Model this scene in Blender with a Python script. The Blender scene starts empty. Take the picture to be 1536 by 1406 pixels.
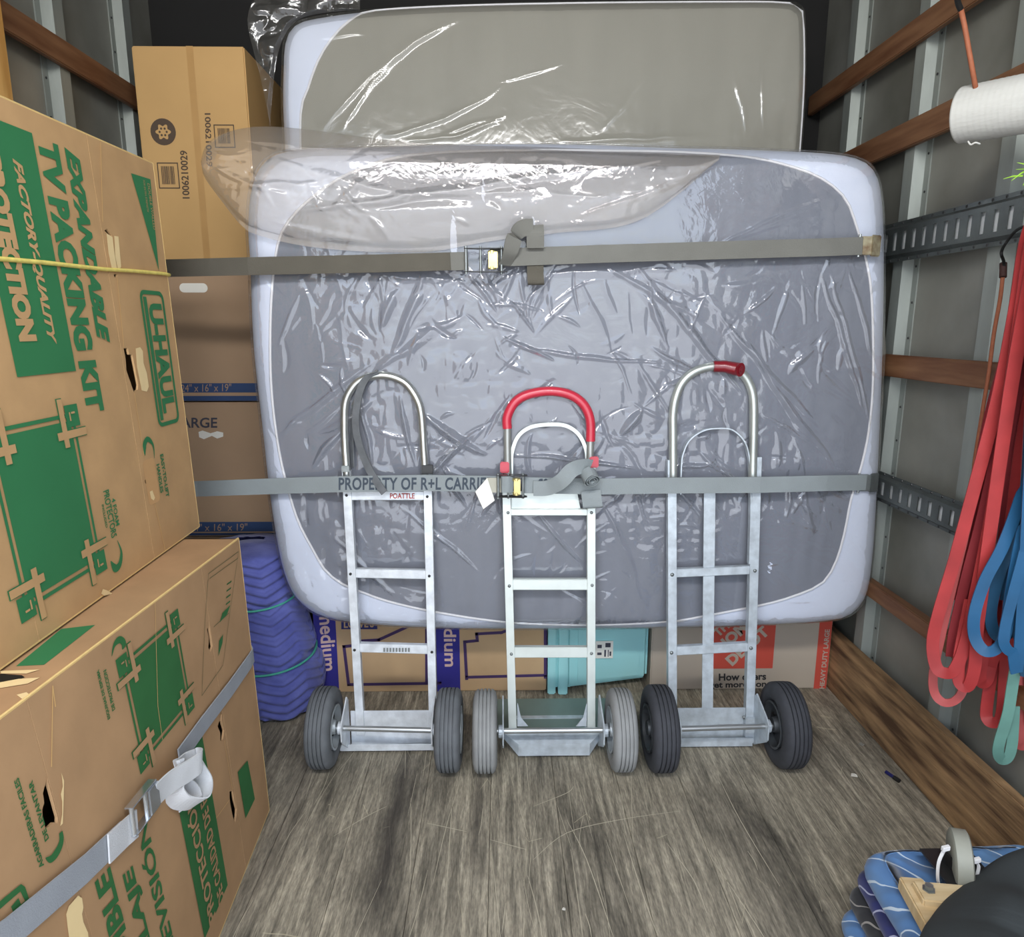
import bpy, bmesh, math, random
import numpy as np
from mathutils import Vector, Matrix
from math import sin, cos, pi, radians, tan, atan, sqrt, hypot

# ------------------------------------------------------------------ camera, light, exposure
SC = bpy.context.scene
COL = SC.collection
FL = 1050.0                       # focal length in pixels of a 1536 x 1406 frame
CH = 1.35                         # eye height above the load floor
PITCH = math.atan(215.0 / FL)
YAW = 0.01587
cd = bpy.data.cameras.new('camera')
cd.sensor_width = 36.0; cd.sensor_fit = 'HORIZONTAL'; cd.lens = 36.0 * FL / 1536.0
cd.clip_start = 0.02; cd.clip_end = 200
cam = bpy.data.objects.new('camera', cd); COL.objects.link(cam)
cam.location = (0, 0, CH); cam.rotation_euler = (pi / 2 - PITCH, 0, -YAW)
SC.camera = cam
SC.view_settings.view_transform = 'Standard'
SC.view_settings.look = 'None'
SC.view_settings.gamma = 1.0
SC.view_settings.use_curve_mapping = False
SC.view_settings.exposure = 0.95
SC.cycles.max_bounces = 10
SC.cycles.diffuse_bounces = 5
SC.cycles.glossy_bounces = 4
SC.cycles.transparent_max_bounces = 24
SC.cycles.caustics_reflective = False
SC.cycles.caustics_refractive = False

w = bpy.data.worlds.new('sky'); SC.world = w; w.use_nodes = True
nt = w.node_tree; bg = nt.nodes['Background']
sky = nt.nodes.new('ShaderNodeTexSky'); sky.sky_type = 'NISHITA'; sky.sun_disc = False
sky.sun_elevation = radians(50); sky.sun_rotation = radians(0); sky.altitude = 200; sky.dust_density = 3.0
hz = nt.nodes.new('ShaderNodeMixRGB'); hz.inputs[0].default_value = 0.62
hz.inputs[2].default_value = (5.4, 5.6, 6.0, 1)          # thin bright cloud over the blue
nt.links.new(sky.outputs[0], hz.inputs[1]); nt.links.new(hz.outputs[0], bg.inputs[0])
bg.inputs[1].default_value = 0.38
sd = bpy.data.lights.new('sun', 'SUN'); sd.energy = 4.5; sd.angle = radians(1.0); sd.color = (1.0, 0.93, 0.82)
sun = bpy.data.objects.new('sun', sd); COL.objects.link(sun)
sun.rotation_euler = (radians(-38), radians(14), 0)       # stands beyond the front of the truck, lights the drive behind it
ad = bpy.data.lights.new('added_door_strip', 'AREA'); ad.shape = 'RECTANGLE'; ad.size = 1.7; ad.size_y = 0.16
ad.energy = 27; ad.color = (1.0, 0.98, 0.95)
al = bpy.data.objects.new('added_door_strip', ad); COL.objects.link(al)
al.location = (-0.05, -0.30, 2.56); al.rotation_euler = (radians(66), 0, 0)   # added strip lamp standing in for door sky, placed for glints on the film

# ------------------------------------------------------------------ rays of the camera on planes
RM = Matrix.Rotation(-YAW, 3, 'Z') @ Matrix.Rotation(pi / 2 - PITCH, 3, 'X')
EYE = Vector((0, 0, CH))
def ray(u, v): return RM @ Vector(((u - 768) / FL, -(v - 703) / FL, -1))
def onY(u, v, Y): r = ray(u, v); return EYE + r * (Y / r.y)
def onX(u, v, X): r = ray(u, v); return EYE + r * (X / r.x)
def onZ(u, v, Z): r = ray(u, v); return EYE + r * ((Z - CH) / r.z)
def onP(u, v, o, n): r = ray(u, v); return EYE + r * ((o - EYE).dot(n) / r.dot(n))

# ------------------------------------------------------------------ materials
def lin(c):
    return tuple(((x / 255) / 12.92 if x / 255 <= .04045 else ((x / 255 + .055) / 1.055) ** 2.4) for x in c[:3]) + (1,)
MATS = {}
def M(name, c, r=.6, m=0.0, var=.12, vs=9, stretch=(1, 1, 1), bump=0.0, bs=150, c2=None, coat=0, sheen=0, spec=.5, detail=6, contrast=(.3, .7)):
    if name in MATS: return MATS[name]
    mt = bpy.data.materials.new(name); mt.use_nodes = True; t = mt.node_tree; b = t.nodes['Principled BSDF']
    c = lin(c)
    c2 = lin(c2) if c2 else tuple(x * (1 - var) for x in c[:3]) + (1,)
    tc = t.nodes.new('ShaderNodeTexCoord'); mp = t.nodes.new('ShaderNodeMapping'); mp.inputs['Scale'].default_value = stretch
    t.links.new(tc.outputs['Object'], mp.inputs[0])
    n = t.nodes.new('ShaderNodeTexNoise'); n.inputs['Scale'].default_value = vs; n.inputs['Detail'].default_value = detail
    t.links.new(mp.outputs[0], n.inputs['Vector'])
    cr = t.nodes.new('ShaderNodeValToRGB'); cr.color_ramp.elements[0].position = contrast[0]; cr.color_ramp.elements[1].position = contrast[1]
    cr.color_ramp.elements[0].color = c2; cr.color_ramp.elements[1].color = c
    t.links.new(n.outputs['Fac'], cr.inputs[0]); t.links.new(cr.outputs[0], b.inputs['Base Color'])
    b.inputs['Roughness'].default_value = r; b.inputs['Metallic'].default_value = m
    b.inputs['Specular IOR Level'].default_value = spec
    b.inputs['Coat Weight'].default_value = coat; b.inputs['Sheen Weight'].default_value = sheen
    if bump:
        n2 = t.nodes.new('ShaderNodeTexNoise'); n2.inputs['Scale'].default_value = bs; n2.inputs['Detail'].default_value = 4
        t.links.new(mp.outputs[0], n2.inputs['Vector'])
        bp = t.nodes.new('ShaderNodeBump'); bp.inputs['Strength'].default_value = bump; bp.inputs['Distance'].default_value = .004
        t.links.new(n2.outputs['Fac'], bp.inputs['Height']); t.links.new(bp.outputs[0], b.inputs['Normal'])
    MATS[name] = mt; return mt

def film_mat(name, tint=(1, 1, 1), haze=.06, hazecol=(220, 220, 225), gloss=.10, bscale=38, bstr=.35, rough=.09):
    mt = bpy.data.materials.new(name); mt.use_nodes = True; t = mt.node_tree
    for n in list(t.nodes): t.nodes.remove(n)
    N = t.nodes.new; L = t.links.new
    out = N('ShaderNodeOutputMaterial'); tr = N('ShaderNodeBsdfTransparent'); tr.inputs[0].default_value = (*tint, 1)
    gl = N('ShaderNodeBsdfGlossy'); gl.inputs['Roughness'].default_value = rough
    df = N('ShaderNodeBsdfDiffuse'); df.inputs[0].default_value = lin(hazecol)
    tc = N('ShaderNodeTexCoord')
    v1 = N('ShaderNodeTexNoise'); v1.inputs['Scale'].default_value = bscale * .25; v1.inputs['Detail'].default_value = 3; v1.inputs['Distortion'].default_value = 2.5
    v2 = N('ShaderNodeTexNoise'); v2.inputs['Scale'].default_value = bscale; v2.inputs['Detail'].default_value = 2; v2.inputs['Distortion'].default_value = 1.5
    L(tc.outputs['Object'], v1.inputs['Vector']); L(tc.outputs['Object'], v2.inputs['Vector'])
    ad_ = N('ShaderNodeMath'); ad_.operation = 'MULTIPLY_ADD'; L(v2.outputs['Fac'], ad_.inputs[0]); ad_.inputs[1].default_value = .3; L(v1.outputs['Fac'], ad_.inputs[2])
    bp = N('ShaderNodeBump'); bp.inputs['Strength'].default_value = bstr; bp.inputs['Distance'].default_value = .02
    L(ad_.outputs[0], bp.inputs['Height']); L(bp.outputs[0], gl.inputs['Normal'])
    lw = N('ShaderNodeLayerWeight'); lw.inputs[0].default_value = .35; L(bp.outputs[0], lw.inputs['Normal'])
    ma = N('ShaderNodeMath'); ma.operation = 'MULTIPLY_ADD'; ma.use_clamp = True; L(lw.outputs['Fresnel'], ma.inputs[0]); ma.inputs[1].default_value = .30; ma.inputs[2].default_value = gloss
    mh = N('ShaderNodeMixShader'); mh.inputs[0].default_value = haze; L(tr.outputs[0], mh.inputs[1]); L(df.outputs[0], mh.inputs[2])
    mx = N('ShaderNodeMixShader'); L(ma.outputs[0], mx.inputs[0]); L(mh.outputs[0], mx.inputs[1]); L(gl.outputs[0], mx.inputs[2])
    L(mx.outputs[0], out.inputs[0])
    MATS[name] = mt; return mt

# ------------------------------------------------------------------ objects
WL = {}
def mk(name, verts, faces, mat, parent=None, smooth=False, bevel=0.0, bseg=2, origin=None, autosmooth=None):
    vs = [Vector(v) for v in verts]
    if parent is not None: base = WL[parent]
    elif origin is not None: base = Vector(origin)
    else:
        base = Vector((sum(v.x for v in vs) / len(vs), sum(v.y for v in vs) / len(vs), min(v.z for v in vs)))
    me = bpy.data.meshes.new(name)
    me.from_pydata([tuple(v - base) for v in vs], [], faces); me.validate()
    if bevel:
        bm = bmesh.new(); bm.from_mesh(me)
        es = [e for e in bm.edges if len(e.link_faces) == 2 and e.calc_face_angle(0) > .6]
        bmesh.ops.bevel(bm, geom=es, offset=bevel, segments=bseg, affect='EDGES', clamp_overlap=True)
        bm.to_mesh(me); bm.free()
    if smooth:
        me.polygons.foreach_set('use_smooth', [True] * len(me.polygons))
        if smooth == 'auto':
            me.set_sharp_from_angle(angle=radians(40))
    me.materials.append(mat)
    o = bpy.data.objects.new(name, me); COL.objects.link(o)
    if parent is not None: o.parent = parent
    else: o.location = base
    WL[o] = base
    return o
def thing(name, label, cat, loc, group=None):
    o = bpy.data.objects.new(name, None); COL.objects.link(o); o.location = loc; o.empty_display_size = .05
    WL[o] = Vector(loc); o['label'] = label; o['category'] = cat
    if group: o['group'] = group
    return o
def tag(o, label, cat, group=None, kind=None):
    if label: o['label'] = label
    if cat: o['category'] = cat
    if group: o['group'] = group
    if kind: o['kind'] = kind
    return o
def struct(o): o['kind'] = 'structure'; return o

class G:
    """collects shapes into one mesh"""
    def __init__(s): s.v = []; s.f = []; s.marks = []; s.nm = 'printed_shape'
    def add(s, v, f):
        s.marks.append((len(s.v), len(s.f), s.nm)); k = len(s.v); s.v += [Vector(x) for x in v]; s.f += [tuple(i + k for i in q) for q in f]; return s
    def obox(s, o, a, b, c):
        o, a, b, c = map(Vector, (o, a, b, c))
        v = [o, o + a, o + a + b, o + b, o + c, o + a + c, o + a + b + c, o + b + c]
        f = [(0, 3, 2, 1), (4, 5, 6, 7), (0, 1, 5, 4), (1, 2, 6, 5), (2, 3, 7, 6), (3, 0, 4, 7)]
        if a.cross(b).dot(c) < 0: f = [q[::-1] for q in f]
        return s.add(v, f)
    def box(s, lo, hi):
        return s.obox(lo, (hi[0] - lo[0], 0, 0), (0, hi[1] - lo[1], 0), (0, 0, hi[2] - lo[2]))
    def bar(s, p, q, wdir, w, t):
        """rectangular bar from p to q, w wide along wdir, t thick along the third axis"""
        p, q = Vector(p), Vector(q); d = (q - p).normalized(); wd = Vector(wdir); wd = (wd - d * wd.dot(d)).normalized(); n = d.cross(wd)
        return s.obox(p - wd * w / 2 - n * t / 2, q - p, wd * w, n * t)
    def tube(s, pts, r, seg=10, closed=False, cap=True, sq=None):
        pts = [Vector(p) for p in pts]; n = len(pts)
        T = []
        for i in range(n):
            a = pts[(i - 1) % n] if (closed or i > 0) else pts[i]; b = pts[(i + 1) % n] if (closed or i < n - 1) else pts[i]
            T.append((b - a).normalized())
        up = Vector((0, 0, 1)) if abs(T[0].z) < .9 else Vector((1, 0, 0))
        nrm = (up - T[0] * up.dot(T[0])).normalized(); V = []
        for i in range(n):
            nrm = (nrm - T[i] * nrm.dot(T[i])).normalized(); bn = T[i].cross(nrm)
            rr = r[i] if isinstance(r, (list, tuple)) else r
            for k in range(seg):
                a = 2 * pi * k / seg; V.append(pts[i] + (nrm * cos(a) + bn * sin(a)) * rr)
        F = []
        for i in range(n if closed else n - 1):
            for k in range(seg):
                a = i * seg + k; b = i * seg + (k + 1) % seg; j = ((i + 1) % n) * seg
                F.append((a, b, j + (k + 1) % seg, j + k))
        if cap and not closed:
            F.append(tuple(range(seg))[::-1]); F.append(tuple((n - 1) * seg + k for k in range(seg)))
        return s.add(V, F)
    def ribbon(s, pts, wds, w, t):
        """strap: centre points, width directions, width w, thickness t"""
        pts = [Vector(p) for p in pts]; n = len(pts); V = []
        for i in range(n):
            T = (pts[min(i + 1, n - 1)] - pts[max(i - 1, 0)]).normalized()
            wd = Vector(wds[i] if isinstance(wds, list) else wds); wd = (wd - T * wd.dot(T)).normalized(); nn = T.cross(wd)
            ww = w[i] if isinstance(w, list) else w
            for a, b in ((-1, -1), (1, -1), (1, 1), (-1, 1)): V.append(pts[i] + wd * ww / 2 * a + nn * t / 2 * b)
        F = []
        for i in range(n - 1):
            for k in range(4):
                F.append((i * 4 + k, i * 4 + (k + 1) % 4, i * 4 + 4 + (k + 1) % 4, i * 4 + 4 + k))
        F += [(3, 2, 1, 0), tuple((n - 1) * 4 + k for k in range(4))]
        return s.add(V, F)
    def lathe(s, o, axis, prof, seg=32, close=True):
        """prof: (distance along axis, radius)"""
        o = Vector(o); ax = Vector(axis).normalized(); u = Vector((0, 0, 1)) if abs(ax.z) < .9 else Vector((1, 0, 0)); u = (u - ax * u.dot(ax)).normalized(); v = ax.cross(u)
        V = []; n = len(prof)
        for (h, r) in prof:
            for k in range(seg):
                a = 2 * pi * k / seg; V.append(o + ax * h + (u * cos(a) + v * sin(a)) * r)
        F = [(i * seg + k, i * seg + (k + 1) % seg, (i + 1) * seg + (k + 1) % seg, (i + 1) * seg + k) for i in range(n - 1) for k in range(seg)]
        if close: F += [tuple(range(seg))[::-1], tuple((n - 1) * seg + k for k in range(seg))]
        return s.add(V, F)
    def sph(s, c, r, seg=10, sc=(1, 1, 1)):
        c = Vector(c); V = []; F = []
        for i in range(seg + 1):
            t = pi * i / seg
            for k in range(seg * 2):
                a = pi * k / seg; V.append(c + Vector((sin(t) * cos(a) * r * sc[0], sin(t) * sin(a) * r * sc[1], cos(t) * r * sc[2])))
        m = seg * 2
        for i in range(seg):
            for k in range(m): F.append((i * m + k, (i + 1) * m + k, (i + 1) * m + (k + 1) % m, i * m + (k + 1) % m))
        return s.add(V, F)
    def split(s, name, mat, parent=None, **kw):
        """one part for each shape added"""
        m = s.marks + [(len(s.v), len(s.f), '')]
        for (a, fa, nm), (b, fb, _) in zip(m, m[1:]):
            mk(name or nm, s.v[a:b], [tuple(i - a for i in q) for q in s.f[fa:fb]], mat, parent, **kw)
    def build(s, name, mat, parent=None, **k): return mk(name, s.v, s.f, mat, parent, **k)

def catmull(P, n=8, closed=False):
    P = [Vector(p) for p in P]; out = []; m = len(P)
    rng = range(m if closed else m - 1)
    for i in rng:
        p0 = P[(i - 1) % m] if (closed or i > 0) else P[i]; p1 = P[i]; p2 = P[(i + 1) % m]; p3 = P[(i + 2) % m] if (closed or i < m - 2) else P[(i + 1) % m]
        for k in range(n):
            t = k / n
            out.append(.5 * ((2 * p1) + (p2 - p0) * t + (2 * p0 - 5 * p1 + 4 * p2 - p3) * t * t + (3 * p1 - p0 - 3 * p2 + p3) * t ** 3))
    if not closed: out.append(P[-1].copy())
    return out

# flat shapes with holes, and lettering, as 2-D meshes
def poly2d(outlines, depth=0.0):
    cu = bpy.data.curves.new('tmp', 'CURVE'); cu.dimensions = '2D'; cu.fill_mode = 'BOTH'; cu.extrude = depth / 2
    for ol in outlines:
        sp = cu.splines.new('POLY'); sp.points.add(len(ol) - 1); sp.use_cyclic_u = True
        for i, p in enumerate(ol): sp.points[i].co = (p[0], p[1], 0, 1)
    return _harvest(cu)
def _harvest(cu):
    o = bpy.data.objects.new('tmp', cu); me = bpy.data.meshes.new_from_object(o)
    v = [tuple(x.co) for x in me.vertices]; f = [tuple(p.vertices) for p in me.polygons]
    bpy.data.objects.remove(o); bpy.data.curves.remove(cu); bpy.data.meshes.remove(me)
    return v, f
TX = {}
def text2d(body, bold=.0, shear=0.0, spacing=1.0):
    k = (body, bold, shear, spacing)
    if k not in TX:
        cu = bpy.data.curves.new('tmp', 'FONT'); cu.body = body; cu.offset = bold; cu.shear = shear; cu.resolution_u = 3; cu.fill_mode = 'FRONT'; cu.space_character = spacing
        v, f = _harvest(cu)
        xs = [a[0] for a in v]; ys = [a[1] for a in v]; x0, x1, y0, y1 = min(xs), max(xs), min(ys), max(ys)
        TX[k] = ([((a[0] - x0) / (x1 - x0), (a[1] - y0) / (y1 - y0)) for a in v], f)
    return TX[k]
def bisect_grid(v, f, step):
    bm = bmesh.new(); vv = [bm.verts.new((a[0], a[1], a[2] if len(a) > 2 else 0)) for a in v]
    for q in f:
        try: bm.faces.new([vv[i] for i in q])
        except ValueError: pass
    xs = [a[0] for a in v]; ys = [a[1] for a in v]
    for ax, lo, hi in ((0, min(xs), max(xs)), (1, min(ys), max(ys))):
        n = int((hi - lo) / step)
        for i in range(1, n + 1):
            c = lo + (hi - lo) * i / (n + 1); co = [0, 0, 0]; no = [0, 0, 0]; co[ax] = c; no[ax] = 1
            bmesh.ops.bisect_plane(bm, geom=bm.verts[:] + bm.edges[:] + bm.faces[:], plane_co=co, plane_no=no)
    bm.verts.index_update()
    r = [tuple(x.co) for x in bm.verts], [tuple(y.index for y in q.verts) for q in bm.faces]
    bm.free(); return r

class Face:
    """a carton face: bilinear patch, u to the camera (0..L), v up (0..H)"""
    def __init__(s, c00, c10, c01, c11):
        s.c = [Vector(x) for x in (c00, c10, c01, c11)]
        s.L = (s.c[1] - s.c[0]).length; s.H = (s.c[2] - s.c[0]).length
        s.n = (s.c[2] - s.c[0]).cross(s.c[1] - s.c[0]).normalized()
        if s.n.dot(EYE - s.c[0]) < 0: s.n = -s.n
    def P(s, u, v, off=0.0):
        a = u / s.L; b = v / s.H; c = s.c
        return c[0] * (1 - a) * (1 - b) + c[1] * a * (1 - b) + c[2] * (1 - a) * b + c[3] * a * b + s.n * off
    def uv(s, px, py):
        d = ray(px, py); u, v = s.L / 2, s.H / 2
        for _ in range(12):
            p = s.P(u, v); pu = (s.P(u + .01, v) - p) / .01; pv = (s.P(u, v + .01) - p) / .01
            m = Matrix((pu, pv, -d)).transposed()
            try: x = m.inverted() @ (EYE - p)
            except ValueError: break
            u += x[0]; v += x[1]
        return u, v
    def poly(s, g, outlines, off, depth=0.0, step=.12):
        v, f = poly2d(outlines, depth); v, f = bisect_grid(v, f, step)
        g.add([s.P(a[0], a[1], off + a[2]) for a in v], f)
    def pxpoly(s, g, pts, off, **k): s.poly(g, [[s.uv(*p) for p in pts]], off, **k)
    def rect(s, g, u0, u1, v0, v1, off, **k): s.poly(g, [[(u0, v0), (u1, v0), (u1, v1), (u0, v1)]], off, **k)
    def stroke(s, g, pts, wd, off, closed=False, px=True):
        q = [Vector(s.uv(*p)) if px else Vector(p) for p in pts]; n = len(q)
        for i in range(n if closed else n - 1):
            a, b = q[i], q[(i + 1) % n]; d = (b - a).normalized(); m = Vector((-d.y, d.x)) * wd / 2; e = d * wd / 2
            s.poly(g, [[tuple(a - m - e), tuple(b - m + e), tuple(b + m + e), tuple(a + m - e)]], off)
    def text(s, g, body, o, r, t, off, bold=.02, shear=0.0, spacing=1.0):
        """o, r, t: (u,v) of bottom-left, bottom-right, top-left of the ink"""
        v, f = text2d(body, bold, shear, spacing); o, r, t = Vector(o), Vector(r), Vector(t)
        g.nm = 'printed_lettering'; g.add([s.P(*(o + (r - o) * a + (t - o) * b), off) for a, b in v], f); g.nm = 'printed_shape'
    def down(s, g, body, ps, pe, pb, pc, off, **k):
        """lettering turned 90 degrees clockwise: pixel of start, end, a point on the baseline, one at cap height"""
        v0 = s.uv(*ps)[1]; v1 = s.uv(*pe)[1]; ub = s.uv(*pb)[0]; uc = s.uv(*pc)[0]
        s.text(g, body, (ub, v0), (ub, v1), (uc, v0), off, **k)
    up = down

def flatframe(o, a, b):
    """Face from origin, right vector, up vector"""
    o, a, b = Vector(o), Vector(a), Vector(b)
    return Face(o, o + a, o + b, o + a + b)
# ------------------------------------------------------------------ materials used by many things
steel = M('galvanised_steel', (150, 156, 156), r=.42, m=.75, var=.25, vs=30, bump=.15)
studm = M('stud_steel', (160, 166, 160), r=.5, m=.35, var=.22, vs=14, stretch=(1, 1, .3), bump=.1)
trackm = M('track_steel', (98, 104, 103), r=.45, m=.55, var=.3, vs=16, bump=.2)
darksteel = M('dark_steel', (60, 60, 60), r=.4, m=.6)
alu = M('aluminium', (208, 216, 220), r=.42, m=.6, var=.25, vs=25, bump=.12)
alu2 = M('worn_aluminium', (190, 200, 205), r=.48, m=.55, var=.35, vs=22, bump=.2)
painted = M('pale_painted_aluminium', (222, 230, 226), r=.4, m=.35, var=.1, vs=20)
slatm = M('varnished_slat', (136, 98, 68), r=.6, var=.4, vs=7, stretch=(6, .6, 6), bump=.15, c2=(100, 62, 38))
sheetm = M('wall_sheet', (150, 150, 142), r=.42, m=.15, var=.3, vs=3, bump=.1, bs=20, c2=(112, 112, 104))
black = M('black', (14, 14, 14), r=.7)
darkin = M('carton_inside', (70, 48, 38), r=.9)
card = M('kraft_card', (198, 160, 114), r=.82, var=.16, vs=11, bump=.08, bs=60, spec=.25)
card2 = M('kraft_card_brown', (182, 146, 108), r=.85, var=.16, vs=9, bump=.1, bs=60, spec=.25)
cardgold = M('golden_card', (196, 158, 104), r=.75, var=.08, vs=5, spec=.3)
cardgrey = M('greyish_card', (172, 144, 116), r=.8, var=.08, vs=5, spec=.3)
cardedge = M('card_edge', (228, 196, 130), r=.85, var=.12, vs=60)
green = M('green_print', (52, 124, 78), r=.7, var=.12, vs=6, spec=.3)
green2 = M('green_print_dull', (54, 112, 64), r=.75, var=.18, vs=8, spec=.25)
greenline = M('green_line', (92, 132, 60), r=.75)

# ------------------------------------------------------------------ truck body
Y0, Y1 = -0.35, 3.06
XR, XL, ZC = 1.302, -1.37, 2.68
_s = lambda u, v: onZ(u, v, 0)
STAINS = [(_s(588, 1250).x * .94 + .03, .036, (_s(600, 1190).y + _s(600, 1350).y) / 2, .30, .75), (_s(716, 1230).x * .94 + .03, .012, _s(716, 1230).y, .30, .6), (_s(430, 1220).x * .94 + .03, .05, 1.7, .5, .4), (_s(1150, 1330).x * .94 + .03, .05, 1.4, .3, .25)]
def floor_material():
    mt = bpy.data.materials.new('worn_floor_boards'); mt.use_nodes = True; t = mt.node_tree; b = t.nodes['Principled BSDF']; N = t.nodes.new; L = t.links.new
    tc = N('ShaderNodeTexCoord'); 
    def noise(sc, scale, det=8, dist=0.0):
        mp = N('ShaderNodeMapping'); mp.inputs['Scale'].default_value = sc; L(tc.outputs['Object'], mp.inputs[0])
        n = N('ShaderNodeTexNoise'); n.inputs['Scale'].default_value = scale; n.inputs['Detail'].default_value = det; n.inputs['Distortion'].default_value = dist; n.inputs['Roughness'].default_value = .65
        L(mp.outputs[0], n.inputs['Vector']); return n
    def ramp(n, stops):
        r = N('ShaderNodeValToRGB'); e = r.color_ramp.elements
        e[0].position, e[0].color = stops[0][0], lin(stops[0][1]); e[1].position, e[1].color = stops[-1][0], lin(stops[-1][1])
        for p, c in stops[1:-1]: x = e.new(p); x.color = lin(c)
        L(n.outputs['Fac'], r.inputs[0]); return r
    grain = noise((1, .07, 1), 62, 12, .5)
    g = ramp(grain, [(.3, (112, 109, 101)), (.5, (168, 163, 150)), (.7, (216, 210, 194))])
    fine = noise((1, .16, 1), 240, 6)
    f = ramp(fine, [(.32, (110, 104, 96)), (.66, (255, 250, 240))])
    m1 = N('ShaderNodeMixRGB'); m1.blend_type = 'MULTIPLY'; m1.inputs[0].default_value = .6; L(g.outputs[0], m1.inputs[1]); L(f.outputs[0], m1.inputs[2])
    st = noise((1, .25, 1), 4.2, 6, .6)
    s = ramp(st, [(.34, (70, 66, 64)), (.52, (255, 252, 246))])
    m2 = N('ShaderNodeMixRGB'); m2.blend_type = 'MULTIPLY'; m2.inputs[0].default_value = .7; L(m1.outputs[0], m2.inputs[1]); L(s.outputs[0], m2.inputs[2])
    # pale curved scratches
    mp = N('ShaderNodeMapping'); mp.inputs['Scale'].default_value = (1, .35, 1); L(tc.outputs['Object'], mp.inputs[0])
    wn = N('ShaderNodeTexNoise'); wn.inputs['Scale'].default_value = 2.2; L(mp.outputs[0], wn.inputs['Vector'])
    va = N('ShaderNodeMixRGB'); va.inputs[0].default_value = .12; L(mp.outputs[0], va.inputs[1]); L(wn.outputs['Color'], va.inputs[2])
    vo = N('ShaderNodeTexVoronoi'); vo.feature = 'DISTANCE_TO_EDGE'; vo.inputs['Scale'].default_value = 7; L(va.outputs[0], vo.inputs['Vector'])
    lt = N('ShaderNodeMath'); lt.operation = 'LESS_THAN'; lt.inputs[1].default_value = .0028; L(vo.outputs['Distance'], lt.inputs[0])
    gate = noise((1, 1, 1), 5, 2); gt = N('ShaderNodeMath'); gt.operation = 'GREATER_THAN'; gt.inputs[1].default_value = .56; L(gate.outputs['Fac'], gt.inputs[0])
    mu = N('ShaderNodeMath'); mu.operation = 'MULTIPLY'; L(lt.outputs[0], mu.inputs[0]); L(gt.outputs[0], mu.inputs[1])
    mu2 = N('ShaderNodeMath'); mu2.operation = 'MULTIPLY'; L(mu.outputs[0], mu2.inputs[0]); mu2.inputs[1].default_value = .5
    m3 = N('ShaderNodeMixRGB'); L(mu2.outputs[0], m3.inputs[0]); L(m2.outputs[0], m3.inputs[1]); m3.inputs[2].default_value = lin((205, 196, 168))
    # two long dark stains running with the boards
    sx = N('ShaderNodeSeparateXYZ'); dn = noise((1, .4, 1), 6, 5); wv = N('ShaderNodeMixRGB'); wv.inputs[0].default_value = .06; L(tc.outputs['Object'], wv.inputs[1]); L(dn.outputs['Color'], wv.inputs[2]); L(wv.outputs[0], sx.inputs[0])
    def mth(op, a, b_=None, c_=None):
        m_ = N('ShaderNodeMath'); m_.operation = op
        for i_, x_ in enumerate((a, b_, c_)):
            if x_ is None: continue
            if isinstance(x_, (int, float)): m_.inputs[i_].default_value = x_
            else: L(x_, m_.inputs[i_])
        return m_.outputs[0]
    last = m3.outputs[0]
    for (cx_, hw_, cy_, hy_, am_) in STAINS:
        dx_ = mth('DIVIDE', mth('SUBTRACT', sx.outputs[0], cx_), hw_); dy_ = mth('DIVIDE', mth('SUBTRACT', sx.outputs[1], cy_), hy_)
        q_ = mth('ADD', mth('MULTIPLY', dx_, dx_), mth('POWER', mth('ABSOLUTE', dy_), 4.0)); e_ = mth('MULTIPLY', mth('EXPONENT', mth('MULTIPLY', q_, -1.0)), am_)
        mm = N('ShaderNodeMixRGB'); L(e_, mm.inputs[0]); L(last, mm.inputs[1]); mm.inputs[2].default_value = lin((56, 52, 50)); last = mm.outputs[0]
    L(last, b.inputs['Base Color']); b.inputs['Roughness'].default_value = .7; b.inputs['Specular IOR Level'].default_value = .3
    bp = N('ShaderNodeBump'); bp.inputs['Strength'].default_value = .5; bp.inputs['Distance'].default_value = .004; L(grain.outputs['Fac'], bp.inputs['Height']); L(bp.outputs[0], b.inputs['Normal'])
    return mt
floorm = floor_material()
fl = struct(G().box((XL, Y0, -.10), (XR, Y1, -.02)).build('floor', M('floor_joint_dirt', (48, 43, 38), r=.9), origin=(0, 0, 0)))
rnd = random.Random(4)
nb = 14; bw = (XR - XL) / nb
for i in range(nb):
    x0 = XL + i * bw
    G().box((x0 + .0005, Y0, -.0205), (x0 + bw - .0005, Y1, -rnd.random() * .0008)).build('floor_board', floorm, fl, bevel=.0008, bseg=1)
struct(G().box((XL, Y0, ZC), (XR, Y1, ZC + .04)).build('ceiling', M('shade_dark_roof', (34, 34, 32), r=.8)))  # dark colour carries the deep shade of the roof corners
struct(G().box((XL, Y1, -.1), (XR, Y1 + .04, ZC)).build('wall_back', M('shade_black_bulkhead', (20, 19, 18), r=.8)))  # near-black colour stands in for the shade behind the mattresses
wr = struct(G().box((XR, Y0, -.1), (XR + .03, Y1, ZC)).build('wall_right', sheetm, origin=(XR, 0, 0)))
wl = struct(G().box((XL - .03, Y0, -.1), (XL, Y1, ZC)).build('wall_left', sheetm, origin=(XL, 0, 0)))
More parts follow.
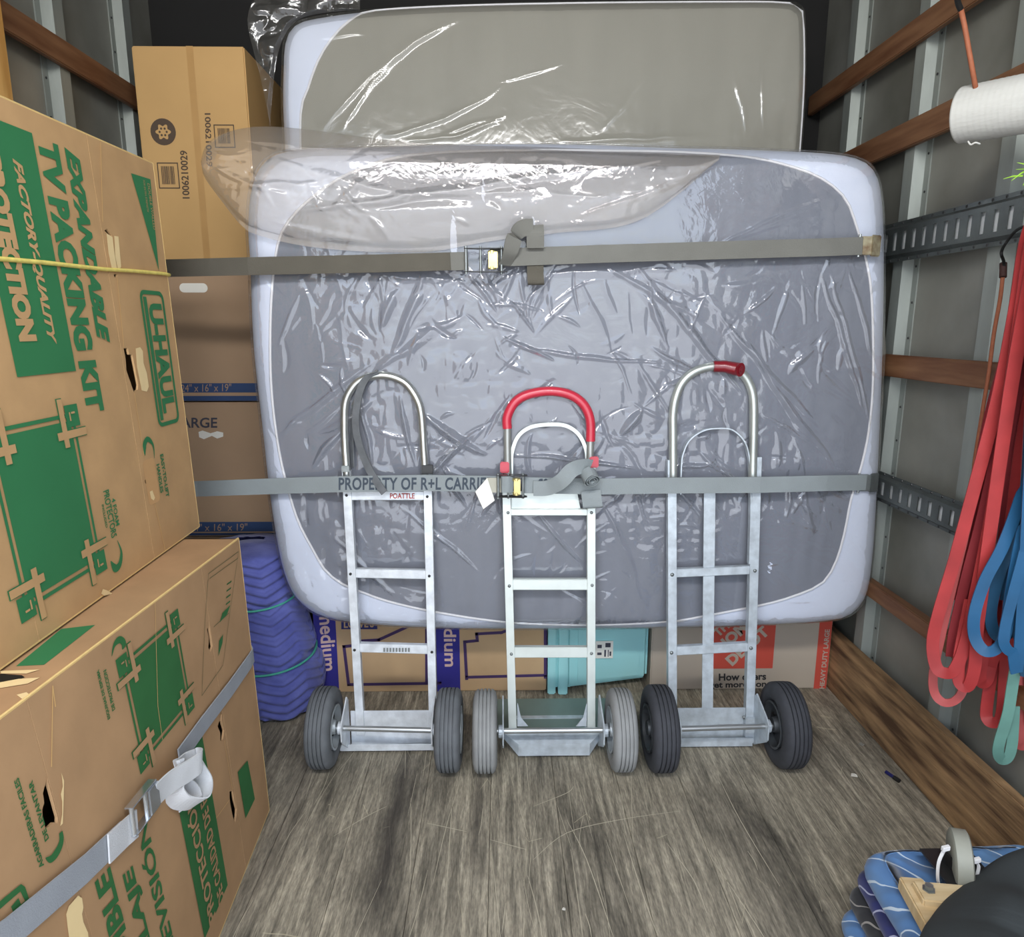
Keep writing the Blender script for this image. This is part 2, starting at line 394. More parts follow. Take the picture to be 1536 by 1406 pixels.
# hat-section studs with riveted flanges
def stud(x, y, side, par):
    s = side      # s=+1: wall on the right
    g = G(); a = x - s * .036
    w1, w2 = .026, .060
    g.box((min(a, a + s * .004), y - w1, 0.0), (max(a, a + s * .004), y + w1, ZC))
    for k in (-1, 1):
        ya, yb = y + k * w1, y + k * (w1 + .008)
        g.add([(a, ya, 0), (x - s * .003, yb, 0), (x - s * .003, yb, ZC), (a, ya, ZC)], [(0, 1, 2, 3)])
        y0_, y1_ = sorted((y + k * (w1 + .006), y + k * w2))
        g.box((min(x - s * .004, x), y0_, 0), (max(x - s * .004, x), y1_, ZC))
    o = g.build('stud', studm, par)
    r = G()
    z = .1
    while z < 2.6:
        for k in (-1, 1): r.sph((x - s * .005, y + k * .048, z), .004, 4, (.6, 1, 1))
        z += .11
    r.build('rivet', darksteel, par)['kind'] = 'stuff'
for y in (.50, .95, 1.40, 1.85, 2.295, 2.75): stud(XR, y, 1, wr)
for y in (.64, 1.06, 1.50, 1.94, 2.37, 2.80): stud(XL, y, -1, wl)
# wooden slats
def slat(x0, x1, zlo, zhi, par, name='wooden_slat', ya=Y0, yb=Y1 - .02):
    return G().box((min(x0, x1), ya, zlo), (max(x0, x1), yb, zhi)).build(name, slatm, par, bevel=.003)
XS = 1.243
def zX(u, v, X): return onX(u, v, X).z
sl = [((1466, 0), (1409, 0)), ((1421, 194), (1361, 181)), ((1400, 574), (1400, 537))]
for lo, hi in sl: slat(XS, 1.265, zX(*lo, XS), zX(*hi, XS), wr)
slat(XS - .012, 1.265, zX(1394, 959, XS), zX(1372, 917, XS), wr)
XSL = -1.312
slat(XSL, -1.333, zX(24, 54, XSL), zX(18, 8, XSL), wl)
slat(XSL, -1.333, zX(1400, 574, XS), zX(1400, 537, XS), wl)
slat(XSL, -1.333, zX(1394, 959, XS), zX(1372, 917, XS), wl)
# scuff plank along the right wall
plankm = M('scuffed_plank', (176, 142, 102), r=.75, vs=26, stretch=(1, .16, 1.6), bump=.8, bs=50, c2=(84, 60, 40), contrast=(.34, .68), detail=14)
zp = onX(1249.5, 948.6, 1.234).z
pk = struct(G().box((1.236, Y0, 0), (1.266, Y1 - .02, zp)).build('baseboard_right', plankm, bevel=.003))
struct(G().box((-1.334, Y0, 0), (-1.307, Y1 - .02, zp)).build('baseboard_left', plankm, bevel=.003))

# slotted tracks
slotlight = M('track_slot_lit_back', (250, 252, 252), r=.6)  # near-white colour puts reflected wall light into the shadowed slots
def etrack(zlo, zhi, label, x, ya, yb, s=1, first=2.11, pitch=.0505, phase=0.0):
    root = thing('slotted_track', label, 'track', (x, (ya + yb) / 2, zlo), 'slotted steel cargo tracks')
    H = zhi - zlo; a, b = zlo + H * .17, zhi - H * .17
    F = flatframe((x - s * .014, ya, a), (0, yb - ya, 0), (0, 0, b - a))
    F.n = Vector((-s, 0, 0))
    ol = [[(0, 0), (F.L, 0), (F.L, F.H), (0, F.H)]]; y = first
    while y > ya + .03: y -= pitch
    y += pitch
    hh = F.H * .34; sw = .009
    while y < yb - .02:
        c = y - ya; m = F.H / 2; ol.append([(c - sw, m - hh), (c + sw, m - hh), (c + sw, m + hh), (c - sw, m + hh)]); y += pitch
    g = G(); v, f = poly2d(ol, .003); g.add([F.P(p[0], p[1], p[2]) for p in v], f)
    for z0, z1, zz in ((zlo, a, -1), (b, zhi, 1)):
        # rolled shoulder + flange
        if zz < 0: q = [(x, z0), (x - s * .003, z0), (x - s * .003, z0 + (z1 - z0) * .55), (x - s * .0155, z1), (x - s * .0125, z1 + .001), (x, z0 + (z1 - z0) * .6)]
        else: q = [(x, z1), (x - s * .003, z1), (x - s * .003, z1 - (z1 - z0) * .55), (x - s * .0155, z0), (x - s * .0125, z0 - .001), (x, z1 - (z1 - z0) * .6)]
        V = [(p[0], yy, p[1]) for yy in (ya, yb) for p in q]; n = 6
        g.add(V, [(i, (i + 1) % n, n + (i + 1) % n, n + i) for i in range(n)])
    g.build('rail', trackm, root)
    G().box((min(x - s * .0012, x + s * .0008), ya, a), (max(x - s * .0012, x + s * .0008), yb, b)).build('slot_light_backing', slotlight, root)
    r = G(); y = ya + .03
    while y < yb - .01:
        for z in (zlo + H * .05, zhi - H * .05): r.sph((x - s * .003, y, z), .0042, 4, (.7, 1, 1))
        y += pitch
    r.build('rivet', darksteel, root)['kind'] = 'stuff'
    return root
XT = 1.245
ZU = (onX(1319.5, 397, XT - .003).z, onX(1313.5, 342, XT - .003).z)
ZL = (onX(1301.5, 743.5, XT - .003).z, onX(1298.6, 698.7, XT - .003).z)
e = etrack(*ZU, 'upper slotted grey steel cargo track on the right wall, under the hanging white roll', XT, .25, 2.36); del e['group']
e = etrack(*ZL, 'lower slotted grey steel cargo track on the right wall, running behind the red bands', XT, .25, 2.36, first=2.13); del e['group']
# long pale scratches worn into the boards
rs_ = random.Random(12); g = G()
def scratch(pts, w):
    P = catmull([(p[0], p[1], .0002) for p in pts], 5); V = []
    n = len(P)
    for i, p in enumerate(P):
        d = (P[min(i + 1, n - 1)] - P[max(i - 1, 0)]).normalized(); m = Vector((-d.y, d.x, 0)) * w * (.25 + .75 * sin(pi * (i + .3) / n)); V += [p - m, p + m]
    g.add(V, [(2 * i, 2 * i + 2, 2 * i + 3, 2 * i + 1) for i in range(n - 1)])
for k in range(95):
    x, y = rs_.uniform(-.62, 1.1), rs_.uniform(.9, 2.0); ln = rs_.uniform(.06, .4); a = rs_.gauss(0, .10)
    scratch([(x, y), (x + a * ln * .5 + rs_.uniform(-.006, .006), y + ln * .5), (x + a * ln, y + ln)], rs_.uniform(.0004, .0009))
for pts in ([(800, 1290), (850, 1250), (930, 1230), (1020, 1217)], [(640, 1235), (700, 1248)], [(735, 1260), (790, 1275)], [(850, 1230), (880, 1290), (920, 1406)], [(800, 1210), (850, 1190), (860, 1180)], [(1075, 1160), (1110, 1230), (1170, 1330)], [(500, 1255), (550, 1225), (580, 1210)], [(1000, 1265), (1040, 1320), (1060, 1370)], [(935, 1250), (960, 1330), (985, 1400)]):
    scratch([tuple(onZ(u, v, 0))[:2] for u, v in pts], .0011)
g.build('scratch', M('raw_scratch', (198, 190, 168), r=.8), fl)['kind'] = 'stuff'
# pale plywood board standing against the left wall
ply = M('pale_plywood', (226, 178, 106), r=.7, vs=5, stretch=(3, 3, .5), bump=.1, c2=(190, 140, 72), contrast=(.4, .6))
p1 = onX(18, 0, -1.24); p2 = onX(38, 150, -1.24)
tag(G().obox((-1.3, p2.y, 1.2), (.03, 0, 0), (0, -.4, 0), (0, 0, 1.3)).build('plywood_board', ply, bevel=.002),
    'pale yellow plywood board standing upright against the left wall in the top left corner', 'board')
# ------------------------------------------------------------------ the two long television cartons on the left
T = onY(357, 808, 1.755); B = onZ(403, 1215, 0.002); zt = T.z
def ext(p, q, Y): d = (q - p); return p + d * ((Y - p.y) / d.y)
TN = ext(T, onZ(0, 1077, zt), .55); BN = ext(B, onZ(327, 1406, 0.002), .55)
LF = Face(B, BN, T, TN)
zb = zt + .006
UB = onZ(298, 790, zb); UT = onY(228, 245, UB.y)
UBN = ext(UB, onZ(0, 1003, zb), .55); UTN = ext(UT, onZ(0, 145, UT.z), .55)
UF = Face(UB, UBN, UT, UTN)

def long_carton(F, root, depth, mat, seams, holes, wall_mat=None):
    """carton with a front panel of flaps that meet at 'seams' (v) and cut-outs 'holes' (uv lists)"""
    back = Vector((-depth, 0, 0)); th = .005
    c00, c10, c01, c11 = F.c
    g = G()
    # the five other walls as thin boards
    def board(a, b, c, d, t):  # quad a,b,c,d thickened by vector t
        g.add([a, b, c, d, a + t, b + t, c + t, d + t], [(0, 1, 2, 3), (7, 6, 5, 4), (0, 4, 5, 1), (1, 5, 6, 2), (2, 6, 7, 3), (3, 7, 4, 0)])
    i = Vector((-.006, 0, 0))
    board(c00 + i, c01 + i, c01 + back, c00 + back, Vector((0, -th, 0)))      # far end
    board(c10 + i, c11 + i, c11 + back, c10 + back, Vector((0, th, 0)))
    board(c00 + i, c10 + i, c10 + back, c00 + back, Vector((0, 0, th)))
    board(c00 + back, c10 + back, c11 + back, c01 + back, Vector((-th, 0, 0)))
    g.build('side_walls', mat, root)
    tp = G()
    tp.add([c01 + i * .2, c11 + i * .2, c11 + back, c01 + back] + [p - Vector((0, 0, th)) for p in (c01 + i * .2, c11 + i * .2, c11 + back, c01 + back)],
           [(0, 1, 2, 3), (7, 6, 5, 4), (0, 4, 5, 1), (1, 5, 6, 2), (2, 6, 7, 3), (3, 7, 4, 0)])
    tp.build('top_flap', wall_mat or mat, root)
    # front: two flaps with a recessed joint between them
    us = [0] + seams + [F.L]
    for k in range(len(us) - 1):
        a = us[k] + (.0009 if k else 0); b = us[k + 1] - (.0009 if k < len(us) - 2 else 0)
        fp = G()
        hs = [h for h in holes if a < sum(p[0] for p in h) / len(h) < b]
        hs = [[(min(max(p[0], a + .001), b - .001), p[1]) for p in h] for h in hs]
        F.poly(fp, [[(a, 0), (b, 0), (b, F.H), (a, F.H)]] + hs, 0.0, depth=.0045, step=.08)
        fp.build('front_flap', mat, root)
    e = G()
    for (a, b) in ((0, 1), (0, 2), (2, 3)):
        P0, P1 = F.c[a], F.c[b]; e.tube([P0, P1], .0028, 6)
    e.build('folded_edge', cardedge, root)

# ---- upper carton
up = thing('television_carton', 'upper brown television carton with green English lettering, tied with a yellow string', 'box', ((UB.x - .12), 1.2, zb), 'long television cartons on the left')
del up['group']
uvp = UF.uv
seamU = uvp(187, 540)[0]
h1 = [uvp(*p) for p in ((184, 523), (190, 522), (192, 532), (197, 532), (201, 552), (206, 578), (205, 585), (199, 588), (194, 573), (188, 556), (187, 540))]
h2 = [uvp(*p) for p in ((155, 346), (159, 343), (166, 353), (167, 356), (160, 351))]
h3 = [uvp(*p) for p in ((169, 412), (175, 411), (174, 416), (170, 416))]
h4 = [uvp(219 + 3.4 * cos(a), 722 + 4.5 * sin(a)) for a in [k * pi / 4 for k in range(8)]]
h5 = [uvp(*p) for p in ((220, 733), (223, 733), (229, 748), (227, 752))]
seam2 = uvp(228, 790)[0]
long_carton(UF, up, .22, card, [uvp(196, 600)[0] + .012, uvp(120, 500)[0] + .3], [h1, h2, h3, h4, h5])
EPS = .0042
g = G(); ug = lambda x, y: uvp(x, y)[0]; vg = lambda x, y: uvp(x, y)[1]
u_r, u_l = ug(78, 380), ug(23, 570)
UF.rect(g, u_r, u_l, vg(60, 562), vg(40, 198), EPS)
o2 = EPS + .0012
UF.down(g, 'TV PACKING KIT', (85, 218), (140, 618), (128, 622), (154, 617), EPS, bold=.06)
UF.down(g, 'EXPANDABLE', (115, 229), (155, 514), (143, 509), (160, 500), EPS, bold=.06, shear=.3)
# company badge
def rr(u0, u1, v0, v1, r, n=5):
    P = []
    for cx, cy, a0 in ((u1 - r, v1 - r, 0), (u0 + r, v1 - r, 90), (u0 + r, v0 + r, 180), (u1 - r, v0 + r, 270)):
        for k in range(n + 1): a = radians(a0 + 90 * k / n); P.append((cx + r * cos(a), cy + r * sin(a)))
    return P
bu0, bu1 = ug(255, 540), ug(221, 540); bv0, bv1 = vg(252, 637), vg(222, 436)
s = .0095
UF.poly(g, [rr(bu0, bu1, bv0, bv1, .02), rr(bu0 + s, bu1 - s, bv0 + s, bv1 - s, .012)], EPS)
UF.rect(g, bu1 - s - .020, bu1 - s - .005, bv0 + s + .006, bv1 - s - .006, EPS)
UF.text(g, 'U-HAUL', (bu1 - s - .024, bv1 - .03), (bu1 - s - .024, bv0 + .03), (bu0 + s + .006, bv1 - .03), EPS, bold=.05)
UF.pxpoly(g, [(194, 260), (223, 269), (236, 407)], EPS)
# television drawing
tu0, tu1 = ug(121, 730), ug(14, 790); tv0, tv1 = vg(93, 869), vg(50, 643)
UF.rect(g, tu0, tu1, tv0, tv1, EPS)
def ring(g, F, a0, a1, b0, b1, off, w, eps):
    F.poly(g, [[(a0 - off - w, b0 - off - w), (a1 + off + w, b0 - off - w), (a1 + off + w, b1 + off + w), (a0 - off - w, b1 + off + w)],
               [(a0 - off, b0 - off), (a1 + off, b0 - off), (a1 + off, b1 + off), (a0 - off, b1 + off)]], eps)
ring(g, UF, tu0, tu1, tv0, tv1, .007, .007, EPS)
def foam_corner(gg, gt, F, cu, cv, su, sv, e1, e2, k=1.0):
    """foam corner drawn as two crossing outlined bars and a green square; su, sv point outwards"""
    def bar(a0, a1, b0, b1):
        q = (cu + su * a0 * k, cu + su * a1 * k, cv + sv * b0 * k, cv + sv * b1 * k)
        u0, u1 = sorted(q[:2]); v0, v1 = sorted(q[2:]); l = .0016
        F.rect(gg, u0, u1, v0, v1, e1 + .0006); F.rect(gt, u0 + l, u1 - l, v0 + l, v1 - l, e2 + .0006)
    u0, u1 = sorted((cu - su * .012 * k, cu + su * .03 * k)); v0, v1 = sorted((cv - sv * .012 * k, cv + sv * .03 * k))
    F.rect(gg, u0, u1, v0, v1, e1 + .0003)
    bar(-.004, .003, -.002, .018); bar(.003, .018, .011, .018)
    bar(-.034, -.016, -.05, .045); bar(-.05, .045, -.034, -.016)
gt = G()
for cu, cv, su, sv in ((tu0, tv0, -1, -1), (tu0, tv1, -1, 1), (tu1, tv0, 1, -1), (tu1, tv1, 1, 1)):
    foam_corner(g, gt, UF, cu, cv, su, sv, EPS, o2)
# instructions and arrows
UF.down(g, 'EASY-TO-LIFT', (239, 682), (250, 745), (246.5, 745), (251.5, 745), EPS, bold=.03)
UF.down(g, 'HANDLES', (233, 697), (241, 739), (238, 739), (243, 739), EPS, bold=.03)
UF.down(g, '4 FOAM', (166, 748), (175, 788), (171, 788), (177, 788), EPS, bold=.02)
UF.down(g, 'PROTECTORS', (153, 737), (169, 806), (164, 806), (173, 806), EPS, bold=.02)
UF.down(g, 'INCLUDED', (149, 758), (157, 792), (155.5, 792), (159, 792), EPS, bold=.02)
def swoosh(g, F, pts, ws, off):
    P = [F.uv(*p) for p in pts]; P = catmull([(a, b, 0) for a, b in P], 5); n = len(P); L_, R_ = [], []
    for i, p in enumerate(P):
        d = (P[min(i + 1, n - 1)] - P[max(i - 1, 0)]).normalized(); m = Vector((-d.y, d.x, 0)); t = i / (n - 1) * (len(ws) - 1); k = min(int(t), len(ws) - 2); wd = ws[k] + (ws[k + 1] - ws[k]) * (t - k)
        L_.append((p + m * wd / 2)[:2]); R_.append((p - m * wd / 2)[:2])
    F.poly(g, [L_ + R_[::-1]], off)
swoosh(g, UF, [(229, 688), (227, 668), (219, 659), (214, 668), (215, 684)], [.001, .006, .012, .013, .016, .001], EPS)
swoosh(g, UF, [(173, 811), (179, 828), (177, 846), (170, 853), (163, 842)], [.001, .006, .012, .014, .018, .001], EPS)
g.split(None, green, up)
UF.down(gt, 'FACTORY-QUALITY', (34, 244), (74, 517), (66, 513), (79, 506), o2, bold=.045, shear=.3)
UF.down(gt, 'PROTECTION', (4, 236), (45, 512), (25, 515), (51, 508), o2, bold=.07)
UF.down(gt, 'DOUBLE WALLED', (218, 275), (229, 345), (222.2, 310), (225.6, 310), o2, bold=.0)
UF.down(gt, 'FOR EXTRA STRENGTH', (211, 270), (219, 318), (214.5, 296), (217, 296), o2, bold=.0)
gt.split(None, card, up)
g = G()
UF.stroke(g, [(148, 214), (151, 332)], .0022, EPS); UF.stroke(g, [(173, 418), (183, 521)], .0022, EPS); UF.stroke(g, [(199, 590), (213, 683)], .0022, EPS); UF.stroke(g, [(230, 757), (245, 825)], .0022, EPS)
g.split('pressed_fold', M('pale_fold', (222, 182, 120), r=.8), up)
g = G()
UF.pxpoly(g, [(157, 350), (166, 356), (169, 380), (173, 404), (165, 404), (160, 380), (158, 362)], .004)
UF.pxpoly(g, [(168.5, 354), (175, 355), (179, 400), (175, 408), (170, 385)], .004)
UF.pxpoly(g, [(201, 523), (208, 521), (212, 527), (213, 545), (218, 560), (221, 580), (218, 588), (210, 586), (207, 570), (203, 550)], .0036)
UF.pxpoly(g, [(222, 738), (226, 736), (230, 747), (228, 751), (224, 748)], .004)
UF.pxpoly(g, [(150, 884), (156, 886), (165, 891), (152, 894), (147, 891)], .006)
g.split('torn_paper', M('torn_card_core', (240, 214, 160), r=.9), up)
g = G(); UF.poly(g, [rr(*sorted((ug(213, 700), ug(237, 740))), *sorted((vg(238, 751), vg(218, 690))), .012)], .0032); g.build('handle_cover', M('card_light', (206, 162, 110), r=.85), up)

# ---- lower carton
lo = thing('television_carton', 'lower brown television carton with green Spanish lettering and torn hand holes', 'box', (B.x - .15, 1.2, 0), None)
lv = LF.uv
H1 = [lv(*p) for p in ((75, 1157), (80, 1154), (85, 1157), (88, 1168), (89, 1180), (86, 1192), (88, 1203), (88, 1222), (84, 1236), (78, 1234), (72, 1240), (66, 1243), (62, 1231), (61, 1215), (64, 1205), (62, 1190), (66, 1176), (68, 1166))]
H2 = [lv(*p) for p in ((313, 928), (316, 935), (314, 944), (318, 952), (319, 968), (314, 979), (311, 972), (312, 958), (309, 945), (312, 938))]
H3 = [lv(*p) for p in ((329, 1066), (332, 1072), (331, 1082), (335, 1096), (333, 1110), (329, 1112), (329, 1100), (325, 1090), (328, 1080))]
H4 = [lv(*p) for p in ((343, 1188), (348, 1186), (350, 1200), (354, 1214), (353, 1226), (351, 1236), (348, 1226), (345, 1212), (343, 1200))]
H5 = [lv(*p) for p in ((120, 1372), (124, 1376), (121, 1383), (118, 1379))]
long_carton(LF, lo, .30, card2, [lv(325, 1010)[0] + .004, lv(75, 1100)[0] + .03], [H1, H2, H3, H4])
g = G(); gt = G(); E = EPS
lu = lambda x, y: lv(x, y)[0]; lw_ = lambda x, y: lv(x, y)[1]
a0, a1 = lu(269, 1000), lu(198, 1060); b0, b1 = lw_(238, 1103), lw_(232, 960)
LF.rect(g, a0, a1, b0, b1, E); ring(g, LF, a0, a1, b0, b1, .007, .006, E)
for cu, cv, su, sv in ((a0, b0, -1, -1), (a0, b1, -1, 1), (a1, b0, 1, -1), (a1, b1, 1, 1)): foam_corner(g, gt, LF, cu, cv, su, sv, E, E + .0012, .85)
swoosh(g, LF, [(164, 985), (168, 968), (176, 960), (182, 965), (180, 975)], [.001, .006, .012, .013, .015, .001], E)
LF.down(g, 'ESQUINAS DE ESPUMA', (153, 1086), (150, 1000), (154, 1040), (148.5, 1040), E, bold=.03)
LF.down(g, 'DE PROTECCION', (163, 1070), (158, 1002), (163, 1036), (157.5, 1036), E, bold=.03)
LF.down(g, 'AGARRADERAS FACILES', (50, 1312), (28, 1162), (45, 1240), (36, 1240), E, bold=.03)
LF.down(g, 'DE LEVANTAR', (60, 1268), (46, 1168), (57, 1215), (49, 1215), E, bold=.03)
swoosh(g, LF, [(64, 1288), (73, 1289), (83, 1276), (88, 1262), (87, 1249)], [.001, .010, .013, .012, .010, .008], E)
# printed band and big lettering, reading upwards
c0, c1 = lu(340, 1335), lu(303, 1404); d0, d1 = lw_(320, 1372), lw_(290, 1110)
LF.rect(g, c0, c1, d0, d1, E)
LF.down(gt, 'PROTECCIÓN', (314, 1385), (272, 1205), (318, 1362), (306, 1383), E + .0012, bold=.025)
LF.down(gt, 'DE CALIDAD DE FABRICA', (330, 1352), (284, 1136), (332, 1342), (322, 1346), E + .0012, bold=.025)
vend = lw_(160, 1320)
def big(body, pe, pb, pc, length, bold=.04):
    v1 = lw_(*pe); ub, uc = lu(*pb), lu(*pc); LF.text(g, body, (ub, v1 - length), (ub, v1), (uc, v1 - length), E, bold=bold, shear=.15)
big('EXPANDIBLE', (150, 1308), (182, 1381), (158, 1400), .41)
big('DE EMBALAJE', (192, 1296), (213, 1350), (192, 1362), .46)
big('Y TELEVISIÓN', (212, 1228), (242, 1341), (222, 1352), .44, .025)
# badge corner at lower left
LF.poly(g, [[lv(*p) for p in ((-60, 1400), (2, 1347), (27, 1327), (33, 1331), (40, 1352), (20, 1372), (-40, 1430))], [lv(*p) for p in ((-50, 1405), (6, 1355), (26, 1338), (33, 1352), (18, 1365), (-35, 1420))]], E)
LF.pxpoly(g, [(12, 1361), (23, 1348), (28, 1360), (16, 1372)], E)
LF.pxpoly(g, [(354, 1159), (369, 1141), (380, 1199), (366, 1228)], E)
LF.pxpoly(g, [(331, 920), (343, 908), (338, 922), (327, 934)], E); LF.pxpoly(g, [(326, 962), (332, 952), (331, 965), (325, 985)], E)
for k in range(4):
    y = 872 + k * 10; LF.pxpoly(g, [(338 - k * .5, y + 4), (345 - k * .7, y - 1), (344.5 - k * .7, y + 1.5), (337.5 - k * .5, y + 6.5)], E)
g.split(None, green2, lo)
gt.split(None, card2, lo)
g = G()
LF.stroke(g, [(310, 861), (355, 828), (354, 838), (332, 998), (300, 1044), (305, 930), (310, 861)], .0014, E)
LF.stroke(g, [(312, 868), (354, 838)], .0014, E); LF.stroke(g, [(318, 941), (341, 920)], .0014, E)
g.build('outline_printing', M('dark_green_line', (92, 96, 60), r=.8), lo)
g = G()
LF.stroke(g, [(79, 1060), (75, 1030), (73, 1150)], .002, E); LF.stroke(g, [(334, 1112), (346, 1185)], .0014, E); LF.stroke(g, [(228, 905), (232, 1060), (239, 1110)], .0014, E + .002); LF.stroke(g, [(314, 1238), (342, 1200)], .0012, E)
g.split('pressed_fold', MATS['pale_fold'], lo)
g = G()
LF.pxpoly(g, [(113, 1344), (119, 1348), (121, 1362), (119, 1372), (121, 1384), (128, 1400), (130, 1420), (101, 1420), (97, 1390), (95, 1372), (99, 1360)], E)
LF.pxpoly(g, [(88, 1160), (92, 1172), (91, 1210), (90, 1236), (86, 1240), (89, 1222), (89, 1203), (87, 1192), (90, 1180)], E)
g.split('torn_paper', MATS['torn_card_core'], lo)
# prints and tears on its top
TF = flatframe(T, TN - T, Vector((-.25, 0, 0)))
TF.n = Vector((0, 0, 1))
g = G(); TF.pxpoly(g, [(92, 944), (143, 938), (66, 998), (24, 1000)], .0006); g.build('printed_shape', green, lo)
g = G(); TF.pxpoly(g, [(-30, 1014), (2, 1012), (33, 1014), (37, 1017), (24, 1023), (-2, 1024), (-30, 1030)], .001); g.build('hand_hole', black, lo)
g = G(); TF.pxpoly(g, [(-20, 1029), (28, 1020), (60, 1018), (42, 1027), (0, 1034)], .0016); TF.pxpoly(g, [(0, 1008), (60, 1006), (40, 1012), (2, 1012)], .0016); TF.pxpoly(g, [(25, 1044), (40, 1040), (46, 1045), (36, 1052)], .0016); g.split('torn_paper', MATS['torn_card_core'], lo)

# carton lying behind the upper one, only its edge shows
zz = onX(107, 190, -1.06).z; p = onX(107, 190, -1.06)
bk = thing('flat_carton', 'flat brown carton edge showing above and behind the upper television carton', 'box', (-1.1, 1.2, zb))
G().obox((-1.07, p.y, zb), (-.10, 0, 0), (0, -1.1, 0), (0, 0, p.z - zb)).build('carton_body', card, bk, bevel=.003)
G().obox((-1.066, p.y - .002, p.z - .02), (.004, 0, 0), (0, -1.09, 0), (0, 0, .017)).build('top_flap', cardedge, bk)

# yellow string round the upper carton
g = G(); pts = [UF.P(*uvp(x, y), .006) for x, y in ((-260, 368), (-120, 380), (0, 389), (60, 394), (150, 404), (200, 407), (244, 411))]
c = UF.P(0, uvp(246, 412)[1], .004)
pts += [c + Vector((.003, .001, 0)), c + Vector((-.004, .006, 0)), c + Vector((-.1, .006, -.002)), c + Vector((-.215, .006, -.004))]
tag(g.tube(pts, .0042, 8).build('string', M('yellow_string', (240, 222, 120), r=.8, var=.2, vs=60), smooth=True), 'thin yellow string stretched across the upper television carton', 'string')

# grey webbing strap with buckle round the lower carton
web = M('grey_webbing', (158, 164, 172), r=.75, var=.12, vs=12, bump=.25, bs=400)
webw = M('pale_webbing', (205, 208, 212), r=.7, var=.1, vs=20, bump=.25, bs=400)
st = thing('webbing_strap', 'pale grey webbing strap with steel buckle running slantwise over the lower television carton', 'strap', (LF.P(.4, .3)[:]))
q = lambda x, y, off=.009: LF.P(*lv(x, y), off)
LN = LF.n
g = G(); pts = [q(-90, 1470), q(0, 1404), (q(60, 1354)), q(120, 1304), q(175, 1252)]
uvd = q(60, 1354) - q(120, 1304); wdd = LN.cross(uvd).normalized()
g.ribbon(pts, wdd, .046, .003)
g.build('long_webbing', web, st)
g = G(); pts = [q(262, 1138), q(300, 1086), q(340, 1034), q(371, 992, .007)]
c = q(371, 992, .007); c2 = LF.P(-.006, lv(373, 990)[1], .003); pts += [c2, c2 + Vector((-.012, .006, .006)), c2 + Vector((-.12, .004, .05))]
uvd2 = q(262, 1138) - q(340, 1034); g.ribbon(pts, LN.cross(uvd2).normalized(), .040, .003)
g.build('short_webbing', web, st)
g = G(); pts = [q(150, 1275, .014), q(178, 1248, .015), q(190, 1236, .018)]; g.ribbon(pts, wdd, .05, .003); g.build('stitched_end', webw, st)
# buckle: two side plates, two cross bars
g = G(); d = (q(232, 1172) - q(178, 1240)); dl = d.normalized(); wv = LN.cross(dl).normalized(); c0_ = q(178, 1236, .02)
for k in (-1, 1): g.bar(c0_ + wv * .027 * k, c0_ + dl * .085 + wv * .027 * k, LN, .016, .003)
for t in (.004, .05, .08): g.tube([c0_ + dl * t - wv * .028 + LN * .002, c0_ + dl * t + wv * .028 + LN * .002], .0045, 8)
g.obox(c0_ + dl * .052 - wv * .025 + LN * .006, dl * .034, wv * .05, LN * .004)
g.build('buckle', M('bright_steel', (214, 220, 226), r=.25, m=.9, var=.1), st, bevel=.0008)
# loops of loose webbing
def loop(cx, cy, r0, r1, a0, a1, n, wd, lift, name='loose_loop', sx=.8):
    pts = []
    o = q(cx, cy, .03)
    ax = LN; e1 = dl; e2 = wv
    for k in range(n):
        t = k / (n - 1); a = radians(a0 + (a1 - a0) * t); r = r0 + (r1 - r0) * t
        pts.append(o + dl * r * cos(a) + LN * (r * sin(a) * 1.0 + lift * t))
    return pts
pts = [q(212, 1196, .026), q(228, 1176, .034), q(246, 1158, .05), q(256, 1146, .06), q(262, 1142, .045), q(256, 1148, .028), q(246, 1158, .026), q(240, 1160, .034), q(243, 1157, .04)]
wA = (wv * 1.0 + LN * .15).normalized()
g = G(); g.ribbon(catmull(pts, 6), wA, .05, .003); g.build('loose_loop', webw, st, smooth=False)
P0 = q(262, 1172, .018)
pts = [q(268, 1140, .02), q(272, 1158, .03), q(272, 1180, .045), q(262, 1206, .05), q(250, 1206, .03), q(246, 1190, .02), q(254, 1178, .022), q(264, 1190, .026), q(266, 1204, .03), q(258, 1210, .034)]
g = G(); g.ribbon(catmull(pts, 6), (LN + wv * .6).normalized(), .045, .003); g.build('loose_loop', webw, st)
# ------------------------------------------------------------------ mattresses in clear plastic bags
np.random.seed(7)
whitefab = M('white_border_fabric', (222, 230, 248), r=.9, var=.06, vs=5, bump=.1, bs=200, sheen=.2)
greyfab = M('grey_knit_panel', (120, 125, 137), r=.92, var=.10, vs=6, stretch=(3, 1, .6), bump=.12, bs=300)
greyfab2 = M('warm_grey_panel', (148, 146, 136), r=.92, var=.08, vs=4, stretch=(3, 1, .6), bump=.1, bs=300)
piping = M('white_piping', (240, 240, 244), r=.8)
class Polar:
    """closed outline around a centre as radius by angle"""
    def __init__(s, pts, c):
        s.c = c; P = catmull([(p[0], p[1], 0) for p in pts], 10, True)
        a = np.array([math.atan2(p.y - c[1], p.x - c[0]) for p in P]); r = np.array([hypot(p.x - c[0], p.y - c[1]) for p in P])
        i = np.argsort(a); s.a = a[i]; s.r = r[i]
    def R(s, a): return np.interp((np.asarray(a) + pi) % (2 * pi) - pi, s.a, s.r, period=2 * pi)
def grid_faces(nr, ns, off=0, closed=True):
    F = []
    for i in range(nr - 1):
        for k in range(ns if closed else ns - 1):
            F.append((off + i * ns + k, off + i * ns + (k + 1) % ns, off + (i + 1) * ns + (k + 1) % ns, off + (i + 1) * ns + k))
    return F
